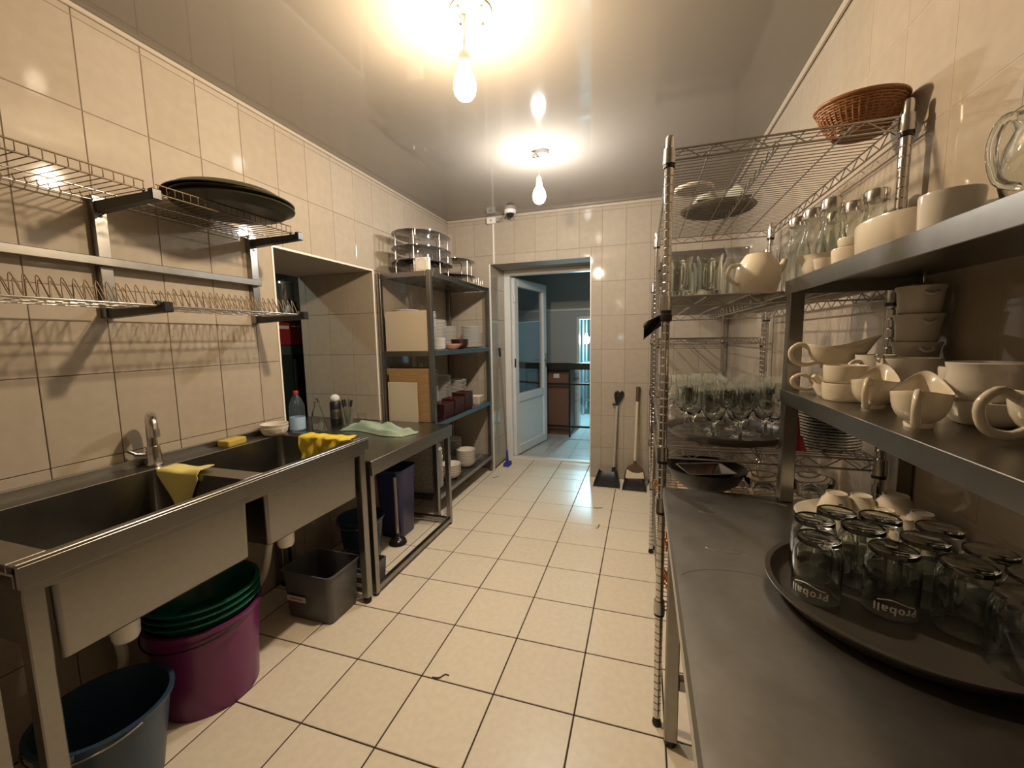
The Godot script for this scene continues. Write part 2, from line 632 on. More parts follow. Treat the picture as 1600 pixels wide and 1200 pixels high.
func build_shell() -> void:
	var gd: Material = mats["grout_dark"]
	var gl: Material = mats["grout_light"]
	# floor
	var fl := struct("floor", MB.new().span(Vector3(XL - 0.02, -0.12, ZB - 0.02), Vector3(XR + 0.02, -0.0022, ZN + 0.02)).span(Vector3(-0.33, -0.12, -0.90), Vector3(0.68, -0.0022, ZB - 0.02)), mats["grout_floor"])
	tile_plane(fl, Vector3.ZERO, Vector3.RIGHT, Vector3.BACK, Vector3.UP, joints(XL, XR, 0.0, 0.302), joints(ZB, ZN, 0.0, 0.302), [], 0.0054, 0.008, "floor_tile", 3)
	tile_plane(fl, Vector3.ZERO, Vector3.RIGHT, Vector3.BACK, Vector3.UP, joints(-0.31, 0.66, 0.0, 0.302), joints(-0.88, ZB, 0.0, 0.302), [], 0.0054, 0.008, "floor_tile", 3)
	# ceiling: one stretched glossy sheet under a slab
	struct("ceiling", MB.new().span(Vector3(XL - 0.7, H, ZB - 0.46), Vector3(XR + 0.2, H + 0.12, ZN + 0.2)), mats["ceiling"])
	# left wall, with the hatch cut through it
	var wl := struct("wall_left")
	var bx := XL - 0.0026
	var body := MB.new()
	var tk := XL - 0.68
	body.span(Vector3(tk, 1.22, 1.665), Vector3(bx, H, ZN + 0.2))
	body.span(Vector3(tk, 1.22, ZB - 0.46), Vector3(bx, H, 0.80))
	body.span(Vector3(tk, 1.834, 0.80), Vector3(bx, H, 1.665))
	part(wl, "grout", body, gl)
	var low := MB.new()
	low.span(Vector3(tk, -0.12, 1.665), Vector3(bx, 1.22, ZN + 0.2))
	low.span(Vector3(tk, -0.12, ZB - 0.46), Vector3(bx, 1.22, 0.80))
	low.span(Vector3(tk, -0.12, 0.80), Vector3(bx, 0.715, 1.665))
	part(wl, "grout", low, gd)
	var hole := Rect2(0.80, 0.725, 0.865, 1.109)
	tile_plane(wl, Vector3(XL, 0, 0), Vector3.BACK, Vector3.UP, Vector3.RIGHT, joints(ZB, ZN, 2.000, 0.2055), joints(0.0, H, 0.913, 0.307), [hole], 0.0026, 0.007, "tile", 4)
	# lining of the hatch: far reveal, near reveal and sill
	tile_plane(wl, Vector3(0, 0, 0.807), Vector3.RIGHT, Vector3.UP, Vector3.BACK, joints(tk, XL - 0.002, XL - 0.2055, 0.2055), joints(0.725, 1.826, 0.913, 0.307), [], 0.0022, 0.007, "tile", 4)
	tile_plane(wl, Vector3(0, 0, 1.658), Vector3.RIGHT, Vector3.UP, Vector3.FORWARD, joints(tk, XL - 0.002, XL - 0.2055, 0.2055), joints(0.725, 1.826, 0.913, 0.307), [], 0.0022, 0.007, "tile", 4)
	part(wl, "soffit", MB.new().span(Vector3(tk, 1.826, 0.802), Vector3(XL, 1.836, 1.663)), mats["plaster"])
	part(wl, "sill", MB.new().span(Vector3(tk, 0.713, 0.802), Vector3(XL - 0.0, 0.7245, 1.663)), mats["steel"])
	var et := MB.new()
	et.span(Vector3(XL - 0.004, 1.826, 0.797), Vector3(XL + 0.004, 1.838, 1.669), 0.001)
	et.span(Vector3(XL - 0.004, 0.725, 0.797), Vector3(XL + 0.004, 1.826, 0.808), 0.001)
	et.span(Vector3(XL - 0.004, 0.87, 1.658), Vector3(XL + 0.004, 1.826, 1.669), 0.001)
	struct("trim_1", et, mats["trim_white"])
	# back wall with the door recess
	var wb := struct("wall_back")
	var bb := MB.new()
	var bz := ZB - 0.0026
	bb.span(Vector3(XL - 0.02, -0.12, ZB - 0.46), Vector3(-0.325, H, bz))
	bb.span(Vector3(0.655, -0.12, ZB - 0.46), Vector3(XR + 0.2, H, bz))
	bb.span(Vector3(-0.325, 2.047, ZB - 0.46), Vector3(0.655, H, bz))
	part(wb, "grout", bb, gl)
	tile_plane(wb, Vector3(0, 0, ZB), Vector3.RIGHT, Vector3.UP, Vector3.BACK, joints(XL, XR, 0.753, 0.2055), joints(0.0, H, 0.902, 0.3065), [Rect2(-0.325, -0.01, 0.98, 2.057)], 0.0022, 0.007, "tile", 4)
	tile_plane(wb, Vector3(-0.318, 0, 0), Vector3.BACK, Vector3.UP, Vector3.RIGHT, joints(-0.86, ZB - 0.003, ZB - 0.2055, 0.2055), joints(0.0, 2.04, 0.902, 0.3065), [], 0.0022, 0.007, "tile", 4)
	tile_plane(wb, Vector3(0.648, 0, 0), Vector3.BACK, Vector3.UP, Vector3.LEFT, joints(-0.86, ZB - 0.003, ZB - 0.2055, 0.2055), joints(0.0, 2.04, 0.902, 0.3065), [], 0.0022, 0.007, "tile", 4)
	part(wb, "soffit", MB.new().span(Vector3(-0.325, 2.041, -0.87), Vector3(0.655, 2.049, ZB)), mats["plaster"])
	var t2 := MB.new()
	t2.span(Vector3(-0.331, 0.0, ZB - 0.004), Vector3(-0.317, 2.047, ZB + 0.004), 0.001)
	t2.span(Vector3(0.647, 0.0, ZB - 0.004), Vector3(0.656, 2.047, ZB + 0.003), 0.001)
	struct("trim_2", t2, mats["trim_white"])
	# right wall
	var wr := struct("wall_right")
	part(wr, "grout", MB.new().span(Vector3(XR + 0.0006, -0.12, ZB - 0.02), Vector3(XR + 0.2, H, ZN + 0.2)), mat("grout_pale", lin(0.36, 0.30, 0.235), 0.6))
	tile_plane(wr, Vector3(XR, 0, 0), Vector3.BACK, Vector3.UP, Vector3.LEFT, joints(ZB, ZN, 1.935, 0.2055), joints(0.0, H, 0.913, 0.307), [], 0.0010, 0.007, "tile", 4)
	# wall behind the camera
	struct("wall_near", MB.new().span(Vector3(XL - 0.02, -0.12, ZN), Vector3(XR + 0.02, H, ZN + 0.2)), mats["tile1"])
	# slim cornice under the ceiling
	var co := MB.new()
	co.span(Vector3(XL, H - 0.018, ZB), Vector3(XL + 0.012, H, ZN), 0.003)
	co.span(Vector3(XR - 0.02, H - 0.026, ZB), Vector3(XR, H, ZN), 0.006)
	co.span(Vector3(XL + 0.012, H - 0.026, ZB), Vector3(XR - 0.02, H, ZB + 0.02), 0.006)
	struct("trim_3", co, mats["trim_cream"])
	# white plastic conduit from the ceiling to the door recess
	struct("trim_4", MB.new().span(Vector3(-0.285, 2.045, ZB), Vector3(-0.268, H - 0.03, ZB + 0.012), 0.002), mats["trim_white"])

# ---------------------------------------------------------------- the room behind the door
func build_back_room() -> void:
	# frame and open leaf of the white plastic door
	var fr := struct("door_frame")
	var f := MB.new()
	f.span(Vector3(-0.318, 0.0, -0.90), Vector3(-0.25, 2.04, -0.84), 0.004)
	f.span(Vector3(0.60, 0.0, -0.90), Vector3(0.648, 2.04, -0.84), 0.004)
	f.span(Vector3(-0.25, 1.985, -0.90), Vector3(0.60, 2.04, -0.84), 0.004)
	part(fr, "frame", f, mats["pvc"])
	part(fr, "threshold", MB.new().span(Vector3(-0.25, -0.002, -0.92), Vector3(0.60, 0.012, -0.84), 0.003), mats["trim_white"])
	var leaf := thing("door_leaf", "white plastic door leaf with tall glass pane standing open", "door", Vector3(-0.25, 0.012, -0.905), deg_to_rad(78.5))
	leaf.set_meta("kind", "structure")
	# the leaf runs along +x from its hinge
	var lw := 0.84
	var lf := MB.new()
	lf.span(Vector3(0, 0, -0.03), Vector3(0.09, 1.965, 0.03), 0.006)
	lf.span(Vector3(lw - 0.09, 0, -0.03), Vector3(lw, 1.965, 0.03), 0.006)
	lf.span(Vector3(0.09, 0, -0.03), Vector3(lw - 0.09, 0.10, 0.03), 0.006)
	lf.span(Vector3(0.09, 1.875, -0.03), Vector3(lw - 0.09, 1.965, 0.03), 0.006)
	lf.span(Vector3(0.09, 0.60, -0.03), Vector3(lw - 0.09, 0.69, 0.03), 0.006)
	part(leaf, "frame", lf, mats["pvc"])
	part(leaf, "panel", MB.new().span(Vector3(0.085, 0.095, -0.012), Vector3(lw - 0.085, 0.605, 0.012)), mats["pvc"])
	part(leaf, "pane", MB.new().span(Vector3(0.085, 0.685, -0.006), Vector3(lw - 0.085, 1.88, 0.006)), mats["pane"])
	var hd := part(leaf, "handle", MB.new().span(Vector3(lw - 0.06, 0.95, 0.03), Vector3(lw - 0.035, 1.12, 0.042), 0.003).rod(Vector3(lw - 0.047, 1.04, 0.042), Vector3(lw - 0.047, 1.04, 0.07), 0.008, 8).rod(Vector3(lw - 0.047, 1.04, 0.07), Vector3(lw - 0.16, 1.04, 0.075), 0.008, 8), mats["chrome"])
	hd.set_meta("label", "chrome lever handle")
	for y in [0.25, 1.0, 1.7]:
		part(leaf, "hinge", MB.new().rod(Vector3(-0.006, y, 0.035), Vector3(-0.006, y + 0.09, 0.035), 0.009, 8), mats["arm_dark"] if y == 1.0 else mats["pvc"])
	# shell of that room
	var gw := mat("far_wall", lin(0.40, 0.43, 0.44), 0.6)
	var f2 := struct("floor", MB.new().span(Vector3(-1.7, -0.12, -5.6), Vector3(2.0, -0.002, -0.90)), mat("grout_far", lin(0.25, 0.26, 0.26), 0.8))
	for k in 3:
		var m := mat("far_tile%d" % k, lin(0.5 + 0.02 * k, 0.53 + 0.02 * k, 0.53 + 0.02 * k), 0.25)
		m.metallic_specular = 0.5
	tile_plane(f2, Vector3.ZERO, Vector3.RIGHT, Vector3.BACK, Vector3.UP, joints(-0.9, 1.2, 0.05, 0.302), joints(-4.6, -0.90, 0.1, 0.302), [], 0.005, 0.008, "far_tile", 3)
	struct("ceiling", MB.new().span(Vector3(-1.7, 2.42, -5.6), Vector3(2.0, 2.54, -0.90)), gw)
	struct("wall_far_left", MB.new().span(Vector3(-1.8, -0.12, -5.6), Vector3(-1.68, 2.54, -0.90)), gw)
	struct("wall_far_right", MB.new().span(Vector3(1.98, -0.12, -5.6), Vector3(2.1, 2.54, -0.90)), gw)
	struct("wall_far_back", MB.new().span(Vector3(-1.8, -0.12, -5.7), Vector3(2.1, 2.54, -5.6)), gw)
	# cross wall with a second doorway, right of x = 0.22
	struct("wall_far_middle", MB.new().span(Vector3(-1.7, 0.0, -2.62), Vector3(0.215, 2.42, -2.5)).span(Vector3(0.215, 1.60, -2.62), Vector3(1.1, 2.42, -2.5)).span(Vector3(1.1, 0.0, -2.62), Vector3(2.0, 2.42, -2.5)), gw)
	struct("trim_5", MB.new().span(Vector3(-1.66, 1.70, -2.5), Vector3(1.96, 1.73, -2.47)), mats["pvc"])
	var dj := MB.new()
	dj.span(Vector3(0.205, 0.0, -2.63), Vector3(0.245, 1.61, -2.49), 0.004)
	dj.span(Vector3(0.245, 1.58, -2.63), Vector3(1.1, 1.62, -2.49), 0.004)
	struct("trim_6", dj, mats["pvc"])
	# brown cabinet and black rail
	var cb := thing("low_cabinet", "brown wooden low cabinet behind the black rail past the door", "cabinet", Vector3(-0.02, 0.0, -2.28))
	part(cb, "body", MB.new().span(Vector3(-0.5, 0.0, -0.2), Vector3(0.2, 0.87, 0.2), 0.004), mat("cabinet_brown", lin(0.16, 0.075, 0.05), 0.5))
	part(cb, "top", MB.new().span(Vector3(-0.52, 0.87, -0.21), Vector3(0.205, 0.9, 0.215), 0.004), mats["dark_box"])
	var pl := part(cb, "panel", MB.new().span(Vector3(-0.13, 0.08, 0.2), Vector3(0.17, 0.82, 0.21), 0.003), mat("cabinet_brown2", lin(0.19, 0.085, 0.055), 0.5))
	part(pl, "socket", MB.new().span(Vector3(-0.02, 0.78, 0.21), Vector3(0.06, 0.84, 0.222), 0.003), mats["white_plastic"])
	var rl := thing("black_rail", "black metal guard rail with three bars past the open door", "rail", Vector3(0.198, 0, -1.961))
	part(rl, "post", MB.new().span(Vector3(-0.012, 0, -0.012), Vector3(0.012, 0.97, 0.012), 0.002), mats["black_plastic"])
	part(rl, "post", MB.new().span(Vector3(0.95, 0, -0.012), Vector3(0.974, 0.97, 0.012), 0.002), mats["black_plastic"])
	part(rl, "top_bar", MB.new().span(Vector3(-0.60, 0.905, -0.02), Vector3(0.974, 0.992, 0.02), 0.003), mats["black_plastic"])
	part(rl, "bar", MB.new().span(Vector3(-0.60, 0.70, -0.01), Vector3(0.974, 0.725, 0.01), 0.002), mats["black_plastic"])
	part(rl, "bar", MB.new().span(Vector3(-0.60, 0.13, -0.01), Vector3(0.974, 0.155, 0.01), 0.002), mats["black_plastic"])
	part(rl, "post", MB.new().span(Vector3(-0.60, 0, -0.012), Vector3(-0.576, 0.97, 0.012), 0.002), mats["black_plastic"])
	# steel rack beyond the second doorway
	var rk := thing("steel_rack", "steel rack with bright shelves seen through the second doorway", "rack", Vector3(0.36, 0, -3.75))
	for x in [-0.20, 0.5]:
		for z in [-0.2, 0.2]:
			part(rk, "post", MB.new().span(Vector3(x - 0.015, 0, z - 0.015), Vector3(x + 0.015, 1.75, z + 0.015)), mats["chrome"])
	for y in [0.25, 0.55, 0.9, 1.3, 1.7]:
		part(rk, "shelf", MB.new().span(Vector3(-0.2, y, -0.2), Vector3(0.5, y + 0.025, 0.2)), mats["steel"])
	for k in 5:
		var px: float = [-0.05, 0.12, 0.3, 0.0, 0.25][k]
		var py: float = [0.275, 0.575, 0.575, 0.925, 0.925][k]
		var hh: float = [0.16, 0.12, 0.18, 0.2, 0.14][k]
		solo("steel_pot", ["low steel pot on the bottom shelf of the far rack", "small steel pot on the second shelf of the far rack", "tall steel pot on the second shelf of the far rack", "tall steel pot on the third shelf of the far rack", "short steel pot on the third shelf of the far rack"][k], "pot", MB.new().lathe([Vector2(0, 0), Vector2(0.07, 0), Vector2(0.075, 0.01), Vector2(0.075, hh), Vector2(0.08, hh + 0.004), Vector2(0.072, hh), Vector2(0.07, 0.012), Vector2(0, 0.012)], 20), mats["chrome"], Vector3(0.36 + px, py + 0.0008, -3.75))
	# its lamp: a bare cool bulb on a cord
	var at := Vector3(0.285, 1.29, -2.98)
	var lp := thing("hanging_bulb", "glaring bluish white bulb hanging in the second doorway past the rail", "lamp", at)
	var cc := lin(0.40, 0.86, 1.0)
	part(lp, "bulb", MB.new().lathe([Vector2(0, -0.07), Vector2(0.025, -0.064), Vector2(0.045, -0.04), Vector2(0.05, -0.01), Vector2(0.04, 0.03), Vector2(0.02, 0.06), Vector2(0, 0.062)], 20), bulb_material(cc.lerp(Color.WHITE, 0.6), 16.0))
	part(lp, "socket", MB.new().lathe([Vector2(0, 0.06), Vector2(0.02, 0.06), Vector2(0.02, 0.1), Vector2(0, 0.105)], 16), mats["white_plastic"])
	part(lp, "cord", MB.new().rod(Vector3(0, 0.1, 0), Vector3(0, 2.42 - at.y, 0), 0.003, 6), mats["white_plastic"])
	var l := OmniLight3D.new()
	l.name = "light"
	l.light_color = cc
	l.light_energy = 2.2
	l.light_size = 0.05
	l.omni_range = 12.0
	l.omni_attenuation = 2.0
	l.shadow_enabled = true
	lp.add_child(l, true)

# ---------------------------------------------------------------- the kitchen behind the hatch
func build_hatch_room() -> void:
	var dw := mat("hatch_wall", lin(0.43, 0.40, 0.35), 0.7)
	struct("floor", MB.new().span(Vector3(-3.3, -0.12, -0.9), Vector3(-1.45, 0.0, 3.2)), mats["grout_light"])
	struct("ceiling", MB.new().span(Vector3(-3.3, 2.42, -0.9), Vector3(-1.45, 2.54, 3.2)), dw)
	struct("wall_hatch_far", MB.new().span(Vector3(-3.4, -0.12, -0.9), Vector3(-3.28, 2.54, 3.2)), dw)
	struct("wall_hatch_back", MB.new().span(Vector3(-3.4, -0.12, -1.0), Vector3(-1.45, 2.54, -0.88)), dw)
	struct("wall_hatch_near", MB.new().span(Vector3(-3.4, -0.12, 3.18), Vector3(-1.45, 2.54, 3.3)), dw)
	var ov := thing("dark_oven", "dark green cooking appliance with red control strip behind the hatch", "oven", Vector3(-1.98, 0, 0.55))
	part(ov, "body", MB.new().span(Vector3(-0.3, 0.0, -0.4), Vector3(0.23, 1.30, 0.4), 0.01), mats["oven_green"])
	part(ov, "door", MB.new().span(Vector3(0.23, 0.35, -0.36), Vector3(0.245, 1.22, 0.36), 0.004), mat("oven_glass", lin(0.02, 0.03, 0.028), 0.08))
	part(ov, "door_bar", MB.new().span(Vector3(0.245, 0.45, 0.06), Vector3(0.26, 1.18, 0.085), 0.004), mat("oven_bar", lin(0.10, 0.13, 0.12), 0.3))
	var cs := part(ov, "control_strip", MB.new().span(Vector3(-0.3, 1.30, -0.4), Vector3(0.24, 1.495, 0.4), 0.006), mats["red_box"])
	part(cs, "plate_label", MB.new().span(Vector3(0.24, 1.435, 0.10), Vector3(0.244, 1.462, 0.2)), mats["label_pale"])
	part(cs, "lever", MB.new().tube(curve_pts([Vector3(0.24, 1.46, 0.07), Vector3(0.27, 1.455, 0.04), Vector3(0.262, 1.445, -0.1)], 8), 0.008, 6), mats["chrome"])
	part(ov, "top_plate", MB.new().span(Vector3(-0.3, 1.495, -0.4), Vector3(0.26, 1.52, 0.4), 0.004), mats["steel_dark"])
	var cn := thing("steel_canister", "shiny steel canister standing on the dark oven behind the hatch", "canister", Vector3(-1.86, 1.52, 0.545))
	part(cn, "body", MB.new().lathe([Vector2(0, 0), Vector2(0.075, 0), Vector2(0.078, 0.01), Vector2(0.078, 0.30), Vector2(0.0, 0.30)], 28), mats["chrome"])
	part(cn, "lid", MB.new().lathe([Vector2(0.078, 0.30), Vector2(0.082, 0.305), Vector2(0.08, 0.32), Vector2(0.03, 0.33), Vector2(0.02, 0.345), Vector2(0, 0.347)], 28), mats["foil"])
	var bp := [Vector2(0, 0), Vector2(0.028, 0), Vector2(0.03, 0.006), Vector2(0.03, 0.07), Vector2(0.02, 0.10), Vector2(0.013, 0.115), Vector2(0.013, 0.125), Vector2(0, 0.125)]
	var sq := thing("squeeze_bottle", "white squeeze bottle with a black cap on the oven", "bottle", Vector3(-1.74, 1.52, 0.63))
	part(sq, "body", MB.new().lathe(bp, 18), mats["white_plastic"])
	part(sq, "cap", MB.new().lathe([Vector2(0, 0.12), Vector2(0.016, 0.12), Vector2(0.016, 0.145), Vector2(0.006, 0.175), Vector2(0, 0.176)], 16), mats["black_plastic"])
	var db := thing("dark_bottle", "dark glass bottle beside the white squeeze bottle on the oven", "bottle", Vector3(-1.74, 1.52, 0.565))
	part(db, "body", MB.new().lathe(bp, 18), mats["bottle_dark"])
	part(db, "cap", MB.new().lathe([Vector2(0, 0.12), Vector2(0.014, 0.12), Vector2(0.014, 0.15), Vector2(0, 0.152)], 16), mats["bottle_dark"])
	# dim tube lamp on that room's ceiling
	var lp := thing("tube_lamp", "cool white tube lamp on the ceiling of the hatch kitchen", "lamp", Vector3(-2.0, 2.36, 1.6))
	part(lp, "housing", MB.new().span(Vector3(-0.04, 0.02, -0.4), Vector3(0.04, 0.06, 0.4), 0.004), mats["white_plastic"])
	part(lp, "tube", MB.new().rod(Vector3(0, 0.0, -0.38), Vector3(0, 0.0, 0.38), 0.013, 12), bulb_material(lin(0.85, 1.0, 0.95), 3.0))
	var l := AreaLight3D.new()
	l.name = "light"
	l.area_size = Vector2(0.05, 0.76)
	l.light_color = lin(0.85, 1.0, 0.95)
	l.light_energy = 0.7
	l.rotation_degrees = Vector3(-90, 0, 0)
	l.position = Vector3(0, -0.02, 0)
	l.shadow_enabled = true
	l.area_range = 10.0
	lp.add_child(l, true)

# ---------------------------------------------------------------- wall rack for dishes
func build_left_wall_rack() -> void:
	var zs := [2.41, 1.80, 3.02]
	var rk := thing("dish_rack_frame", "wall-mounted steel dish rack frame with dark arms above the sink", "rack", Vector3(XL, 1.42, 2.41))
	for z in zs:
		var dz: float = z - 2.41
		var ps := part(rk, "post", MB.new().span(Vector3(0.0005, 0.0, dz - 0.02), Vector3(0.03, 0.43, dz + 0.02), 0.002), mats["steel"])
		for y in [0.06, 0.36]:
			part(ps, "screw", MB.new().rod(Vector3(0.028, y, dz), Vector3(0.033, y, dz), 0.005, 10), mats["black_plastic"])
		for y in [0.380, 0.008]:
			var p2 := PackedVector2Array([Vector2(0.03, y - 0.008), Vector2(0.30, y + 0.004), Vector2(0.322, y + 0.008), Vector2(0.322, y + 0.03), Vector2(0.03, y + 0.03)])
			var m := MB.new()
			m.t = Transform3D(Basis.IDENTITY, Vector3(0, 0, dz))
			m.prism(p2, -0.014, 0.014)
			var br := part(rk, "bracket", m, mats["arm_dark"])
			part(br, "end_cap", MB.new().box(Vector3(0.317, y + 0.022, dz), Vector3(0.022, 0.036, 0.032), 0.003), mats["black_plastic"])
			part(br, "clip", MB.new().box(Vector3(0.276, y + 0.037, dz), Vector3(0.012, 0.016, 0.02), 0.002), mats["arm_dark"])
	part(rk, "crossbar", MB.new().span(Vector3(0.030, 0.185, -0.625), Vector3(0.052, 0.215, 0.625), 0.002), mats["steel"])
	# upper wire shelves
	var up := [[1.825, 2.392, "brown wire drainer shelf carrying the dark round trays"], [2.428, 3.0, "empty brown wire drainer shelf beside the loaded one above the sink"]]
	for q in up:
		var z0: float = q[0]
		var z1: float = q[1]
		var o := thing("drainer_shelf", q[2], "wire shelf", Vector3(0, 1.832, 0))
		var lip := MB.new()
		for e in [[-0.47, 0.0], [-0.47, 0.03]]:
			lip.rod(Vector3(e[0], e[1], z0), Vector3(e[0], e[1], z1), 0.0026, 6)
		part(o, "front_rail", lip, mats["wire_brown"])
		var bk := MB.new()
		for e in [[-0.735, 0.0], [-0.61, -0.002]]:
			bk.rod(Vector3(e[0], e[1], z0), Vector3(e[0], e[1], z1), 0.0026, 6)
		part(o, "back_rail", bk, mats["chrome_wire"])
		var cr := MB.new()
		var n := int((z1 - z0) / 0.027)
		for k in n + 1:
			var z := z0 + 0.004 + (z1 - z0 - 0.008) * k / n
			cr.tube([Vector3(-0.469, 0.030, z), Vector3(-0.469, 0.006, z), Vector3(-0.475, 0.001, z), Vector3(-0.60, 0.001, z), Vector3(-0.73, 0.001, z), Vector3(-0.742, 0.010, z), Vector3(-0.744, 0.022, z)], 0.0015, 5)
		part(o, "cross_wires", cr, mats["wire_brown"]).set_meta("kind", "stuff")
	# lower plate racks with looped wire
	var lo := [[1.815, 2.39, "looped wire plate drainer on the lower arms toward the hatch"], [2.43, 3.0, "looped wire plate drainer on the lower arms beside the faucet end"]]
	for q in lo:
		var z0: float = q[0]
		var z1: float = q[1]
		var o := thing("plate_drainer", q[2], "wire shelf", Vector3(0, 1.455, 0))
		var fr := MB.new()
		for e in [[-0.468, 0.0], [-0.50, 0.0], [-0.56, 0.0], [-0.60, 0.0], [-0.70, 0.0]]:
			fr.rod(Vector3(e[0], e[1], z0), Vector3(e[0], e[1], z1), 0.0024, 6)
		part(o, "rails", fr, mats["chrome_wire"])
		for xx in [-0.475, -0.585]:
			var pts := []
			var np := int((z1 - z0) / 0.0262)
			for k in np * 10 + 1:
				var ph := TAU * k / 10.0
				var hh := pow(0.5 - 0.5 * cos(ph), 0.75)
				pts.append(Vector3(xx - 0.02 * hh, 0.003 + 0.062 * hh, z0 + 0.003 + 0.0262 * k / 10.0))
			part(o, "plate_loops", MB.new().tube(pts, 0.0017, 5), mats["wire_brown"])
		var cw := MB.new()
		var n := int((z1 - z0) / 0.0524)
		for k in n + 1:
			var z := z0 + 0.003 + 0.0524 * k
			cw.rod(Vector3(-0.468, -0.003, z), Vector3(-0.70, -0.003, z), 0.0015, 5)
		part(o, "cross_wires", cw, mats["chrome_wire"]).set_meta("kind", "stuff")
	# dark trays on the upper shelf
	var prof := [Vector2(0, 0), Vector2(0.17, 0), Vector2(0.185, 0.004), Vector2(0.208, 0.022), Vector2(0.222, 0.026), Vector2(0.224, 0.030), Vector2(0.206, 0.026), Vector2(0.183, 0.008), Vector2(0.17, 0.004), Vector2(0, 0.004)]
	var tm := MB.new().lathe(prof, 56).mesh()
	for k in 3:
		var o := solo("round_tray", ["dark olive round tray at the bottom of the pile on the drainer", "dark olive round tray in the middle of the pile on the drainer", "dark olive round tray on top of the pile on the drainer"][k], "tray", tm, mats["tray_olive"], Vector3([-0.532, -0.528, -0.535][k], 1.8645 + 0.0165 * k, [2.05, 2.055, 2.075][k]), 0.0, "dark trays on the wall rack")
		if k == 2:
			o.rotation = Vector3(PI, 0, 0)
			o.position.y = 1.8645 + 0.0165 + 0.062

